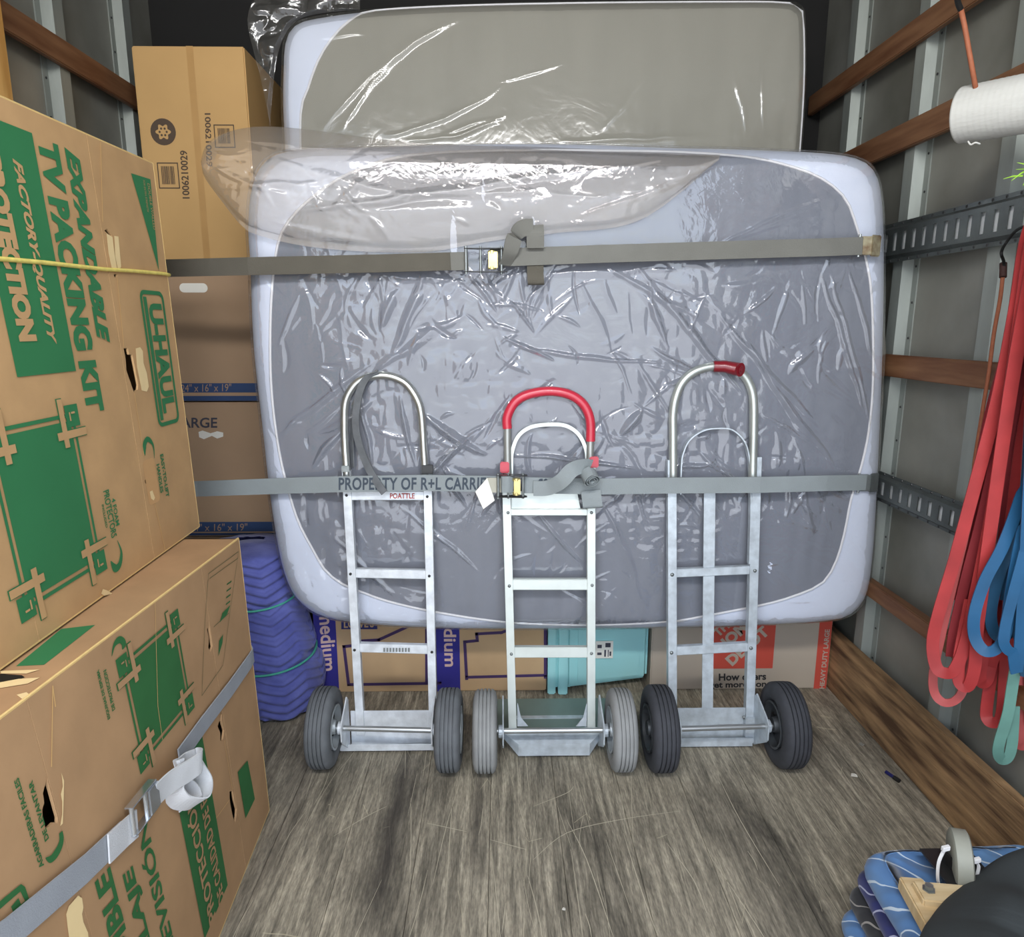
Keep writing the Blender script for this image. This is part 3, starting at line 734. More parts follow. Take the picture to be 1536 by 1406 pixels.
def fastmesh(name, V, quads, mat, parent, smooth=True, flip=False):
    base = np.array(WL[parent]); V = np.asarray(V, dtype=np.float64) - base
    q = np.asarray(quads, dtype=np.int32)
    if flip: q = q[:, ::-1]
    me = bpy.data.meshes.new(name); me.vertices.add(len(V)); me.vertices.foreach_set('co', V.astype(np.float32).ravel())
    me.loops.add(q.size); me.loops.foreach_set('vertex_index', q.ravel()); me.polygons.add(len(q))
    me.polygons.foreach_set('loop_start', np.arange(0, q.size, 4, dtype=np.int32)); me.update(calc_edges=True); me.validate()
    if smooth: me.polygons.foreach_set('use_smooth', [True] * len(me.polygons))
    me.materials.append(mat); o = bpy.data.objects.new(name, me); COL.objects.link(o); o.parent = parent; WL[o] = WL[parent]; return o
def npgrid(nr, ns, closed=True):
    i, k = np.meshgrid(np.arange(nr - 1), np.arange(ns if closed else ns - 1), indexing='ij'); k2 = (k + 1) % ns
    return np.stack([i * ns + k, i * ns + k2, (i + 1) * ns + k2, (i + 1) * ns + k], -1).reshape(-1, 4)
def vnoise(x, y, seed):
    """smooth value noise"""
    rs = np.random.RandomState(seed); t = rs.rand(64, 64); xi = np.floor(x).astype(int); yi = np.floor(y).astype(int); fx = x - xi; fy = y - yi
    fx = fx * fx * (3 - 2 * fx); fy = fy * fy * (3 - 2 * fy); g = lambda a, b: t[a % 64, b % 64]
    return (g(xi, yi) * (1 - fx) + g(xi + 1, yi) * fx) * (1 - fy) + (g(xi, yi + 1) * (1 - fx) + g(xi + 1, yi + 1) * fx) * fy
class Mattress:
    def __init__(s, root, outpx, panpx, Yf, TH, cpx, bulge=.02, rad=.07):
        s.root = root; s.Yf = Yf; s.TH = TH; s.rad = rad; s.bulge = bulge
        c = onY(*cpx, Yf); s.c = (c.x, c.z)
        f = lambda P, Y: [(q.x, q.z) for q in (onY(u, v, Y) for u, v in P)]
        s.out = Polar(f(outpx, Yf + rad * .8), s.c); s.pan = Polar(f(panpx, Yf + .01), s.c)
    def yf(s, x, z, lift=0.0):
        dx, dz = x - s.c[0], z - s.c[1]; a = np.arctan2(dz, dx); R = s.out.R(a); r = np.hypot(dx, dz) / R
        d = np.clip((1 - r) * R * .92, 0, s.rad)
        return s.Yf - s.bulge * np.clip(1 - r ** 3, 0, 1) + s.rad - np.sqrt(np.maximum(s.rad ** 2 - (s.rad - d) ** 2, 0)) - lift
    def body(s, mat):
        ns = 240; a = np.linspace(-pi, pi, ns, endpoint=False); R = s.out.R(a); rows = []
        for r in list(np.linspace(0.001, .85, 14)) + list(np.linspace(.88, .97, 6)) + [.98, .988, .994, .998, 1.0]:
            x = s.c[0] + R * r * np.cos(a); z = s.c[1] + R * r * np.sin(a)
            y = s.yf(x, z); y = y + .004 * (vnoise(x * 9, z * 9, 3) - .5) * (r < .9)
            rows.append(np.stack([x, y, z], -1))
        for t in np.linspace(.15, .85, 6): rows.append(np.stack([s.c[0] + R * np.cos(a), np.full(ns, s.Yf + s.rad + (s.TH - 2 * s.rad) * t), s.c[1] + R * np.sin(a)], -1))
        for t in np.linspace(0, 1, 8):
            rr = 1 - (1 - cos(t * pi / 2)) * s.rad / .8; rows.append(np.stack([s.c[0] + R * rr * np.cos(a), np.full(ns, s.Yf + s.TH - s.rad + s.rad * sin(t * pi / 2)), s.c[1] + R * rr * np.sin(a)], -1))
        rows.append(np.stack([s.c[0] + R * .001 * np.cos(a), np.full(ns, s.Yf + s.TH), s.c[1] + R * .001 * np.sin(a)], -1))
        return fastmesh('mattress_body', np.concatenate(rows), npgrid(len(rows), ns), mat, s.root)
    def panel(s, mat, wr=.006):
        nr, ns = 110, 420; a = np.linspace(-pi, pi, ns, endpoint=False); R = s.pan.R(a); r = np.linspace(.001, 1, nr)[:, None]
        x = s.c[0] + R * r * np.cos(a); z = s.c[1] + R * r * np.sin(a); xx = x + .03 * vnoise(x * 5, z * 3, 5)
        h = wr * (vnoise(xx * 34, z * 3.0, 8) - .5) + wr * .8 * (vnoise(x * 7, z * 7, 9) - .5)
        y = s.yf(x, z) - .0045 + h * np.clip((1 - r) * 14, 0, 1)
        s.pv = np.stack([x, y, z], -1).reshape(-1, 3)
        o = fastmesh('top_panel', s.pv, npgrid(nr, ns), mat, s.root)
        g = G(); n2 = 160; aa = np.linspace(-pi, pi, n2, endpoint=False); R2 = s.pan.R(aa); X = s.c[0] + R2 * np.cos(aa); Z = s.c[1] + R2 * np.sin(aa); Y = s.yf(X, Z) - .005
        g.tube([(X[i], Y[i], Z[i]) for i in range(n2)], .004, 6, closed=True).build('piping', piping, s.root, smooth=True)
        return o
def creases(x, z, L):
    """sharp folds: each (x0,z0,angle,length,width,amplitude,curve)"""
    h = np.zeros_like(x)
    for (x0, z0, an, ln, wd, am, cv) in L:
        ca, sa = cos(an), sin(an); t = (x - x0) * ca + (z - z0) * sa; d = -(x - x0) * sa + (z - z0) * ca
        u = np.clip(t / ln, 0, 1); m = (t > -.02) & (t < ln + .02)
        d = d - cv * (u - u * u) * 4
        prof = np.maximum(0, 1 - np.abs(d) / (wd * (.35 + .65 * np.sin(pi * np.clip(u, .02, .98)))))
        h += np.where(m, am * prof * np.sin(pi * u) ** .6, 0)
    return h

CS = .32; CSZ = True
# ---- the front mattress
OUT = [(375, 400), (380, 520), (393, 640), (407, 760), (424, 850), (444, 895), (480, 922), (540, 934), (640, 941), (760, 943), (900, 942), (1040, 940), (1150, 936), (1230, 931), (1272, 922), (1297, 893), (1307, 840), (1313, 760), (1319, 640), (1324, 500), (1325, 400), (1323, 310), (1313, 262), (1290, 240), (1240, 230), (1120, 224), (1000, 221), (860, 216), (700, 216), (560, 220), (450, 224), (400, 240), (378, 280), (372, 340)]
PAN = [(411, 433), (408, 520), (411, 600), (422, 680), (437, 741), (451, 783), (472, 823), (491, 854), (517, 874), (544, 885), (580, 898), (638, 912), (720, 926), (790, 934), (893, 937), (998, 931), (1056, 921), (1138, 905), (1182, 893), (1228, 873), (1249, 842), (1262, 800), (1273, 745), (1288, 698), (1300, 640), (1306, 567), (1304, 460), (1297, 400), (1281, 343), (1263, 299), (1227, 269), (1180, 251), (1120, 237), (1020, 228), (900, 226), (760, 226), (648, 231), (580, 242), (522, 264), (485, 287), (445, 322), (421, 362)]
m1 = thing('mattress', 'large grey mattress with white borders in clear crinkled plastic, strapped up in front', 'mattress', (.2, 2.3, .38))
A = Mattress(m1, OUT, PAN, 2.168, .26, (850, 590), bulge=.010)
A.body(whitefab); A.panel(greyfab)
film1 = film_mat('crinkled_film', haze=.06, gloss=.07, bstr=.07, rough=.045, bscale=34)
film2 = film_mat('loose_film', haze=.32, hazecol=(198, 188, 176), gloss=.03, bstr=.10, rough=.13, bscale=26)
film3 = film_mat('smooth_film', haze=.07, hazecol=(220, 218, 205), gloss=.035, bstr=.10, rough=.12, bscale=14)
rs = np.random.RandomState(11); Lc = []
W_ = lambda u, v: (lambda p: (p.x, p.z))(onY(u, v, 2.17))
def cr(p, q, wd, am, cv=0.0):
    a, b = W_(*p), W_(*q); Lc.append((a[0], a[1], math.atan2(b[1] - a[1], b[0] - a[0]), hypot(b[0] - a[0], b[1] - a[1]), wd, am, cv))
# long folds seen in the bag
for p, q, wd, am in [((700, 470), (560, 560), .02, .012), ((560, 545), (420, 660), .014, .01), ((755, 505), (830, 540), .01, .012), ((760, 450), (800, 500), .008, .01), ((905, 400), (1050, 480), .014, .012), ((950, 400), (1110, 590), .016, .014), ((1110, 500), (1250, 700), .012, .012), ((1060, 460), (1225, 640), .012, .012),
                     ((1220, 400), (1290, 620), .010, .012), ((1235, 395), (1300, 640), .008, .012), ((1265, 395), (1310, 560), .008, .012), ((590, 530), (640, 400), .02, .018), ((575, 500), (605, 430), .02, .016), ((640, 720), (720, 640), .016, .014), ((640, 620), (730, 680), .02, .016), ((660, 690), (700, 760), .008, .01), ((970, 420), (1000, 520), .012, .014), ((975, 520), (1050, 560), .012, .012),
                     ((1080, 430), (1160, 420), .02, .014), ((1110, 470), (1160, 430), .008, .012), ((1140, 620), (1205, 665), .008, .01), ((1180, 560), (1220, 520), .02, .012), ((930, 650), (960, 610), .018, .014), ((1010, 700), (1060, 690), .01, .01), ((770, 520), (1000, 545), .01, .008), ((480, 650), (560, 600), .02, .014), ((470, 700), (520, 640), .014, .012), ((700, 410), (745, 470), .01, .012), ((820, 410), (980, 400), .02, .012), ((560, 415), (700, 425), .016, .012), ((450, 440), (420, 520), .010, .008), ((760, 680), (960, 700), .01, .008), ((540, 590), (560, 700), .01, .009), ((600, 590), (625, 700), .01, .009),
                     ((500, 800), (600, 900), .012, .006), ((600, 760), (720, 860), .01, .006), ((900, 750), (960, 900), .012, .006), ((1150, 760), (1240, 800), .014, .006), ((800, 760), (880, 850), .01, .006), ((1085, 245), (860, 330), .012, .010), ((1250, 300), (1060, 375), .010, .010), ((1200, 330), (1100, 360), .008, .008)]: cr(p, q, wd, am, rs.uniform(-.012, .012))
for k in range(300):
    u = rs.uniform(420, 1300); v = 395 + 530 * rs.rand() ** 1.5; an = rs.normal(-.9 if u > 850 else .9, .8); ln = rs.uniform(.04, .19)
    a = W_(u, v); f = 1.0 if v < 720 else .45
    Lc.append((a[0], a[1], an, ln, rs.uniform(.005, .014), rs.choice([-1, 1]) * rs.uniform(.0025, .007) * f, rs.uniform(-.012, .012)))
for cx, cy in ((740, 400), (820, 405), (1290, 380), (770, 725), (600, 400), (980, 720), (1200, 725)):   # pulled in by the straps
    for k in range(9):
        a = W_(cx + rs.uniform(-60, 60), cy); Lc.append((a[0], a[1], -rs.uniform(.5, 2.6), rs.uniform(.06, .2), rs.uniform(.006, .012), rs.uniform(.003, .008), rs.uniform(-.01, .01)))
def film(mt, name, mat, L, r0=.001, r1=1.006, nr=330, ns=950, base=.009, amp=1.0, side=.9, lowcut=None):
    a = np.linspace(-pi, pi, ns, endpoint=False); R = mt.out.R(a); r = np.linspace(r0, r1, nr)[:, None]
    x = mt.c[0] + R * r * np.cos(a); z = mt.c[1] + R * r * np.sin(a)
    rc = np.minimum(r, .9995); xc = mt.c[0] + R * rc * np.cos(a); zc = mt.c[1] + R * rc * np.sin(a)
    wx = x + .012 * (vnoise(x * 14, z * 14, 21) - .5); wz = z + .012 * (vnoise(x * 14 + 9, z * 14, 22) - .5)
    n1 = np.abs(vnoise(wx * 17, wz * 13, 31) - .5) * 2; n2 = np.abs(vnoise(wx * 38, wz * 30, 32) - .5) * 2
    msk = np.clip(vnoise(x * 3.5, z * 3.5, 35) * 2.2 - .5, 0, 1)
    zf = np.clip(.12 + (1.80 - z) * 1.15, .10, 1.1) if CSZ else .42
    h = creases(wx, wz, L) * zf + (.0026 * n1 + .0012 * n2) * (zf / .4) * msk * amp + .004 * vnoise(x * 5, z * 5, 33)
    ed = np.clip((1 - r) * 20, .15, 1)
    y = mt.yf(xc, zc) - base - np.maximum(h * ed, -.005)
    rows = np.stack([x, y, z], -1)
    last = rows[-1]; ext = []
    for t in (.3, .6, side):
        q = last.copy(); q[:, 1] = last[:, 1] + (mt.TH - mt.rad) * t; ext.append(q + np.random.normal(0, .002, q.shape))
    V = np.concatenate([rows.reshape(-1, 3)] + ext)
    o = fastmesh(name, V, npgrid(nr + 3, ns), mat, mt.root); return o
film(A, 'plastic_bag', film1, Lc)

# loose end of the bag folded down over the upper left
def sheet(name, root, top, bot, Yfun, mat, nu=260, nv=90, seed=3, amp=.012, lines=()):
    tp = catmull([(p[0], p[1], 0) for p in top], 12); bt = catmull([(p[0], p[1], 0) for p in bot], 12)
    def samp(P, t):
        d = [0]; 
        for i in range(1, len(P)): d.append(d[-1] + (P[i] - P[i - 1]).length)
        d = np.array(d) / d[-1]; return np.interp(t, d, [p.x for p in P]), np.interp(t, d, [p.y for p in P])
    t = np.linspace(0, 1, nu); tx, ty = samp(tp, t); bx, by = samp(bt, t); V = []
    for j in range(nv):
        k = j / (nv - 1)
        for i in range(nu):
            V.append(onY(tx[i] * (1 - k) + bx[i] * k, ty[i] * (1 - k) + by[i] * k, Yfun(t[i], k))[:])
    V = np.array(V); x, z = V[:, 0], V[:, 2]
    wx = x + .015 * (vnoise(x * 11, z * 11, seed) - .5); wz = z + .015 * (vnoise(x * 11, z * 11, seed + 1) - .5)
    h = creases(wx, wz, lines) * .45 if len(lines) else 0
    n = np.abs(vnoise(wx * 13, wz * 18, seed + 2) - .5) * 2 * amp * .28 + np.abs(vnoise(wx * 30, wz * 34, seed + 3) - .5) * amp * .25 + amp * .8 * vnoise(x * 4, z * 5, seed + 4)
    jj = np.repeat(np.arange(nv), nu) / (nv - 1); ii = np.tile(np.arange(nu), nv) / (nu - 1)
    ed = np.clip(np.minimum(np.minimum(jj, 1 - jj) * 10, np.minimum(ii, 1 - ii) * 16), 0, 1)
    V[:, 1] -= (n + h) * ed
    return fastmesh(name, V, npgrid(nv, nu, False), mat, root)
top = [(301, 242), (312, 214), (345, 197), (390, 190), (450, 193), (520, 202), (600, 212), (700, 218), (800, 220), (900, 224), (1000, 228), (1080, 231)]
bot = [(303, 252), (308, 268), (335, 305), (362, 338), (385, 352), (450, 368), (540, 377), (640, 378), (735, 362), (830, 350), (960, 330), (1078, 240)]
Lf = []
for p, q, wd, am in [((400, 330), (1000, 240), .018, .02), ((320, 250), (440, 300), .014, .014), ((330, 290), (520, 270), .014, .016), ((410, 330), (560, 365), .016, .012), ((500, 330), (580, 250), .012, .012), ((560, 330), (590, 370), .012, .012), ((430, 250), (620, 300), .02, .014), ((640, 270), (820, 258), .016, .018), ((310, 225), (380, 240), .012, .012), ((520, 280), (560, 325), .010, .014), ((470, 270), (500, 330), .010, .014), ((345, 210), (600, 225), .012, .008), ((600, 300), (900, 300), .014, .01), ((380, 260), (420, 320), .012, .012)]:
    a, b = W_(*p), W_(*q); Lf.append((a[0], a[1], math.atan2(b[1] - a[1], b[0] - a[0]), hypot(b[0] - a[0], b[1] - a[1]), wd, am, rs.uniform(-.02, .02)))
for k in range(46):
    a = W_(rs.uniform(310, 800), rs.uniform(225, 350)); Lf.append((a[0], a[1], rs.normal(.3, .8), rs.uniform(.04, .16), rs.uniform(.005, .012), rs.choice([-1, 1]) * rs.uniform(.003, .008), rs.uniform(-.01, .01)))
Yt = lambda t, k: 2.142 - .035 * sin(pi * min(1, k * 1.05)) ** .7 * (1 - t) ** .5 - .008 + .05 * (1 - k) ** 3 + (.0 if t > .12 else .03 * (1 - t / .12))
sheet('folded_bag_end', m1, top, bot, Yt, film2, lines=Lf, seed=41)
Yb = lambda t, k: 2.16 + (0.12 if t < .14 else .12 * max(0, 1 - (t - .14) * 8)) * (1 - t)
# slack plastic at the right edge of the bag
sheet('slack_bag_side', m1, [(1310, 480), (1322, 470), (1328, 500)], [(1302, 712), (1310, 716), (1318, 708)], lambda t, k: 2.20 + .03 * t, film2, nu=40, nv=120, seed=51, amp=.02)
# band showing through near the top of the bag
G().ribbon([onY(755, 318, 2.15), onY(800, 322, 2.15)], (0, 0, 1), .012, .001)

# ---- the taller mattress behind
m2 = thing('mattress', 'taller grey mattress in clear plastic standing behind the strapped front mattress', 'mattress', (.1, 2.75, .5))
def tall(pts, x0, x1, zlow, inset):
    P = [onY(u, v, 2.63) for u, v in pts]; P = [(p.x, p.z) for p in P]
    return P + [(x1, 1.6), (x1, 1.2), (x1, .8), (x1 - .01, zlow + .08), (x1 - .09, zlow), (.6, zlow), (.1, zlow), (-.3, zlow), (x0 + .09, zlow), (x0 + .01, zlow + .08), (x0, .8), (x0, 1.2), (x0, 1.6)]
xl2, xr2 = onY(424, 180, 2.63).x, onY(1206, 160, 2.63).x
o2_ = tall([(424, 180), (424, 100), (427, 62), (440, 38), (470, 27), (560, 15), (700, 7), (900, 3), (1080, 2), (1170, 3), (1200, 10), (1207, 40), (1206, 160)], xl2, xr2, .40, 0)
p2_ = tall([(455, 190), (466, 140), (482, 96), (505, 60), (535, 32), (570, 18), (700, 11), (900, 7), (1080, 6), (1165, 7), (1194, 14), (1201, 44), (1200, 160)], xl2 + .06, xr2 - .012, .44, 0)
class _M2(Mattress):
    def __init__(s, root, out, pan, Yf, TH, c, bulge, rad):
        s.root = root; s.Yf = Yf; s.TH = TH; s.rad = rad; s.bulge = bulge; s.c = c; s.out = Polar(out, c); s.pan = Polar(pan, c)
Bm = _M2(m2, o2_, p2_, 2.60, .25, ((xl2 + xr2) / 2, 1.45), .01, .05)
Bm.body(whitefab); Bm.panel(greyfab2, .003)
Lb = []
W2 = lambda u, v: (lambda p: (p.x, p.z))(onY(u, v, 2.6))
CSZ = False
for p, q, wd, am, cv in [((482, 195), (665, 40), .012, .014, .02), ((512, 200), (660, 45), .010, .012, .03), ((570, 205), (755, 130), .010, .012, -.03), ((610, 212), (760, 172), .010, .012, -.03), ((650, 215), (755, 178), .008, .010, .01), ((680, 215), (750, 186), .008, .008, .01), ((740, 130), (850, 95), .008, .006, 0), ((1095, 80), (1120, 205), .014, .008, 0), ((1140, 90), (1145, 200), .010, .007, 0), ((840, 215), (1050, 208), .014, .012, 0), ((460, 60), (560, 50), .01, .006, 0), ((752, 0), (757, 200), .006, .004, 0), ((560, 110), (700, 30), .02, .01, .02), ((900, 200), (980, 100), .012, .006, 0)]:
    a, b = W2(*p), W2(*q); Lb.append((a[0], a[1], math.atan2(b[1] - a[1], b[0] - a[0]), hypot(b[0] - a[0], b[1] - a[1]), wd, am, cv))
film(Bm, 'plastic_bag', film3, Lb, nr=200, ns=700, base=.008, amp=.12)
# gathered bag end at its upper left corner
film4 = film_mat('gathered_film', haze=.10, hazecol=(170, 168, 160), gloss=.05, bstr=.2, rough=.12, bscale=30)
sheet('gathered_bag_end', m2, [(378, 60), (372, 20), (385, -8), (420, -14), (480, -10), (540, 0)], [(405, 190), (408, 150), (412, 110), (424, 60), (455, 26), (540, 14)], lambda t, k: 2.62 + .03 * t, film4, nu=120, nv=70, seed=61, amp=.05)
# ------------------------------------------------------------------ column of moving cartons on the left
YC = 2.60
xl = onY(197, 75, YC).x; xr = onY(366, 75, YC).x; z1 = onY(280, 69, YC).z; z2 = onY(280, 410, YC).z; z3 = onY(330, 603, YC).z; z4 = onY(340, 806, YC).z
navy = M('navy_print', (46, 70, 112), r=.7); dk = M('dark_print', (82, 66, 52), r=.75); dk2 = M('grey_print', (66, 66, 78), r=.75)
tape = M('brown_tape', (186, 146, 92), r=.3, spec=.6)
def carton(label, lo, hi, mat, seam=True, extra=None, group=None):
    r = thing('moving_carton', label, 'box', ((lo[0] + hi[0]) / 2, (lo[1] + hi[1]) / 2, lo[2]), group)
    G().box(lo, hi).build('carton_body', mat, r, bevel=.004)
    return r
c1 = carton('tall golden brown carton topmost of the stack beside the mattresses, with round emblem and barcodes', (xl, YC, z2 + .003), (xr, YC + .42, z1), cardgold)
c2 = carton('brown carton second from top of the stack, with blue band and white hand hole', (xl, YC, z3 + .003), (xr, YC + .42, z2 - .002), cardgrey)
c3 = carton('brown carton marked LARGE, third from the top of the stack left of the mattress', (xl, YC, z4 + .003), (xr, YC + .42, z3 - .002), cardgrey)
c4 = carton('lowest brown carton of the stack, almost hidden behind the blue blanket roll', (xl, YC, 0), (xr, YC + .42, z4 - .002), cardgrey)
def front(lo, hi, off=.0): return flatframe((lo[0], lo[1] - off, lo[2]), (hi[0] - lo[0], 0, 0), (0, 0, hi[2] - lo[2]))
E2 = .0012
F1 = front((xl, YC, z2), (xr, YC, z1)); F1.n = Vector((0, -1, 0)); U = F1.uv
g = G(); c = U(245, 198); r_ = U(264, 198)[0] - c[0]
circ = lambda c, r, n=28: [(c[0] + r * cos(2 * pi * k / n), c[1] + r * sin(2 * pi * k / n)) for k in range(n)]
fl_ = [(c[0] + r_ * (.52 + .1 * cos(6 * a)) * cos(a), c[1] + r_ * (.52 + .1 * cos(6 * a)) * sin(a)) for a in [2 * pi * k / 48 for k in range(48)]]
F1.poly(g, [circ(c, r_), fl_], E2)
for k in range(6):
    a = k * pi / 3; F1.poly(g, [[(c[0] + r_ * .28 * cos(a) + r_ * .09 * cos(b), c[1] + r_ * .28 * sin(a) + r_ * .09 * sin(b)) for b in [j * pi / 4 for j in range(8)]]], E2)
def barcode(F, g, x0, x1, y0, y1):
    u0, v0 = F.uv(x0, y1); u1, v1 = F.uv(x1, y0); l = .0035
    F.poly(g, [[(u0, v0), (u1, v0), (u1, v1), (u0, v1)], [(u0 + l, v0 + l), (u1 - l, v0 + l), (u1 - l, v1 - l), (u0 + l, v1 - l)]], E2)
    rr_ = random.Random(5); x = u0 + .013
    while x < u1 - .016:
        w_ = rr_.choice([.0012, .002, .003]); F.rect(g, x, x + w_, v0 + .014, v1 - .012, E2); x += w_ + rr_.choice([.0012, .002])
barcode(F1, g, 239, 267, 244, 283); barcode(F1, g, 323, 351, 187, 222)
F1.text(g, '1006210029', U(285, 298), U(281, 226), U(274, 298), E2, bold=.02)
F1.text(g, '1006210029', U(307, 170), U(310, 250), U(316, 170), E2, bold=.02)
g.split(None, dk, c1)
g = G(); F1.rect(g, U(290, 200)[0], U(300, 200)[0], .0, F1.H, E2 * .6); g.build('tape', tape, c1)
# print on the narrow right side
S1 = flatframe((xr, YC, z2), (0, .42, 0), (0, 0, z1 - z2)); S1.n = Vector((1, 0, 0))
F2 = front((xl, YC, z3), (xr, YC, z2)); F2.n = Vector((0, -1, 0)); U = F2.uv
g = G(); v0, v1 = U(300, 589)[1], U(300, 575)[1]; F2.rect(g, 0, F2.L, v0, v1, E2); F2.rect(g, 0, F2.L, U(300, 603)[1] + .004, U(300, 594)[1], E2); g.build('blue_band', navy, c2)
g = G(); F2.text(g, '24" x 16" x 19"', U(272, 588), U(347, 587), U(272, 576.5), E2 + .0008, bold=.0)
g.build('unprinted_lettering', cardgrey, c2)
def oval(F, x0, x1, y0, y1, n=8):
    u0, v0 = F.uv(x0, y1); u1, v1 = F.uv(x1, y0); return rr(u0, u1, v0, v1, (v1 - v0) * .49)
g = G(); F2.poly(g, [oval(F2, 270, 311, 425, 439)], E2); g.build('white_sticker', M('paper_white', (240, 238, 228), r=.7), c2)
F3 = front((xl, YC, z4), (xr, YC, z3)); F3.n = Vector((0, -1, 0)); U = F3.uv
g = G(); F3.text(g, 'LARGE', U(262, 642), U(326, 642), U(262, 626.5), E2, bold=.02); g.build('grey_lettering', dk2, c3)
g = G(); F3.rect(g, 0, F3.L, U(340, 803)[1], U(340, 783)[1], E2); g.build('blue_band', navy, c3)
g = G(); F3.text(g, '24" x 16" x 19"', U(285, 797), U(371, 796), U(285, 786), E2 + .0008, bold=.0); F3.rect(g, 0, F3.L, U(340, 799.5)[1], U(340, 797.5)[1], E2 + .0006); g.split(None, cardgrey, c3)
g = G(); F3.pxpoly(g, [(298, 648), (304, 646), (316, 650), (326, 647), (335, 649), (335, 655), (326, 658), (318, 654), (306, 659), (299, 656)], E2); g.build('white_sticker', MATS['paper_white'], c3)

# ------------------------------------------------------------------ things under the mattress
YB = 2.415; zbx = .375
# two cartons with purple prints
purple = M('purple_print', (60, 46, 130), r=.7); vio = M('violet_line', (70, 48, 96), r=.7); lcard = M('light_kraft', (200, 168, 128), r=.82, var=.1, vs=9)
def uX(u, v, Y=YB): return onY(u, v, Y).x
xa, xb, xc_ = uX(474, 1000), uX(655, 1000), uX(822, 1000)
def lowes(label, x0, x1, s0, s1, word, wp, house, logo):
    r = carton(label, (x0, YB, 0), (x1, YB + .42, zbx), lcard)
    F = front((x0, YB, 0), (x1, YB, zbx)); F.n = Vector((0, -1, 0)); g = G()
    u0 = max(0.0005, F.uv(*s0)[0]); u1 = F.uv(*s1)[0]; F.rect(g, u0, u1, .0005, zbx - .0005, E2); 
    g.build('purple_stripe', M('stripe_blue', (48, 44, 140), r=.7), r)
    g = G(); F.text(g, word, F.uv(*wp[0]), F.uv(*wp[1]), F.uv(*wp[2]), E2 + .0008, bold=.02); g.build('unprinted_lettering', M('pinkish_letter', (222, 190, 180), r=.8), r)
    g = G()
    for pts in house: F.stroke(g, pts, .0115, E2)
    g.build('house_outline', vio, r)
    if logo:
        g = G(); F.pxpoly(g, [(512, 915), (566, 915), (566, 944), (512, 944)], E2); g.build('name_plate', M('navy_dark', (40, 46, 110), r=.7), r)
        g = G(); F.text(g, "LOWE'S", F.uv(516, 942), F.uv(561, 941), F.uv(516, 930), E2 + .0008, bold=.03); g.build('plate_lettering', lcard, r)
    return r
lowes('brown carton marked medium with name plate and purple house outline, beside the blue roll', xa, xb - .003, (474, 1000), (507, 1000), 'medium', ((478, 918), (484, 1007), (500, 916)), [[(660, 1025), (523, 1027), (516, 970), (536, 968)], [(536, 962), (568, 960), (625, 934), (640, 938)], [(640, 936), (640, 1025)]], True)
lowes('brown carton marked medium with stepped purple outline, between the teal tote and the left carton', xb, xc_ - .006, (655, 1000), (690, 1000), 'medium', ((664, 905), (667, 1000), (683, 905)), [[(700, 1018), (697, 963), (716, 961), (715, 951), (752, 949), (775, 941)], [(700, 1016), (818, 1013)], [(818, 1016), (818, 944)]], False)
# teal tote on its side, opening to the left
teal = M('teal_plastic', (164, 222, 224), r=.35, var=.05, vs=4, coat=.2)
tr_ = thing('storage_tote', 'turquoise plastic storage tote lying on its side beneath the mattress', 'tote', ((uX(822, 1000) + uX(972, 1000)) / 2, YB + .18, 0))
x0, x1 = uX(852, 1000, 2.40), uX(973, 1000, 2.40); ya, yb_ = 2.385, 2.385 + .40
def hex_(g, x0, y0, z0, y1, z1, x2, y2, z2, y3, z3):
    return g.add([(x0, y0, z0), (x0, y1, z0), (x0, y1, z1), (x0, y0, z1), (x2, y2, z2), (x2, y3, z2), (x2, y3, z3), (x2, y2, z3)], [(3, 2, 1, 0), (4, 5, 6, 7), (0, 1, 5, 4), (1, 2, 6, 5), (2, 3, 7, 6), (3, 0, 4, 7)])
g = G(); hex_(g, x0 - .01, ya + .012, .016, yb_, .366, x1, ya + .03, .045, yb_ - .03, .335); g.build('tub', teal, tr_, bevel=.014, bseg=3, smooth='auto')
g = G(); hex_(g, x0 + .03, ya + .008, .04, ya + .05, .34, x1 - .03, ya + .0205, .06, ya + .05, .32); g.build('side_panel', teal, tr_, bevel=.006)
for k, (xa_, xb_, ext_) in enumerate(((uX(838, 1000, 2.38), uX(852, 1000, 2.38), .0), (uX(822, 1000, 2.38), uX(834, 1000, 2.38), .004))):
    g = G(); g.box((xa_, ya - .006 + ext_, .001), (xb_, yb_ + .006, .374)); g.build('rim' if k == 0 else 'lid', teal, tr_, bevel=.004, bseg=2)
g = G(); g.box((xb_ - .004, ya + .02, .02), (x0 + .01, yb_ - .02, .355)); g.build('rim_recess', teal, tr_)
p = onY(893, 988, ya + .006); q_ = onY(920, 962, ya + .006)
G().obox((p.x, ya + .0065, p.z), (q_.x - p.x, 0, 0), (0, .002, 0), (0, 0, q_.z - p.z)).build('paper_label', MATS['paper_white'], tr_)
g = G(); FLb = flatframe((p.x, ya + .006, p.z), (q_.x - p.x, 0, 0), (0, 0, q_.z - p.z)); FLb.n = Vector((0, -1, 0)); L_ = FLb.L; H_ = FLb.H
for u0, u1, v0, v1 in ((.1, .35, .2, .35), (.1, .35, .6, .8), (.55, .85, .65, .9), (.5, .6, .1, .5), (.7, .75, .1, .5), (.8, .9, .15, .4)): FLb.rect(g, u0 * L_, u1 * L_, v0 * H_, v1 * H_, .0008)
g.build('label_printing', dk2, tr_)
# flat teal lid lying on the floor below the hand trucks
a_, b_ = onZ(712, 1068, .01), onZ(955, 1068, .01)
tag(G().box((a_.x, 2.12, .0005), (b_.x - .02, 2.34, .012)).build('tote_lid', M('teal_lid', (118, 138, 132), r=.5), bevel=.003), 'flat teal plastic lid lying on the floor behind the middle hand truck', 'lid')
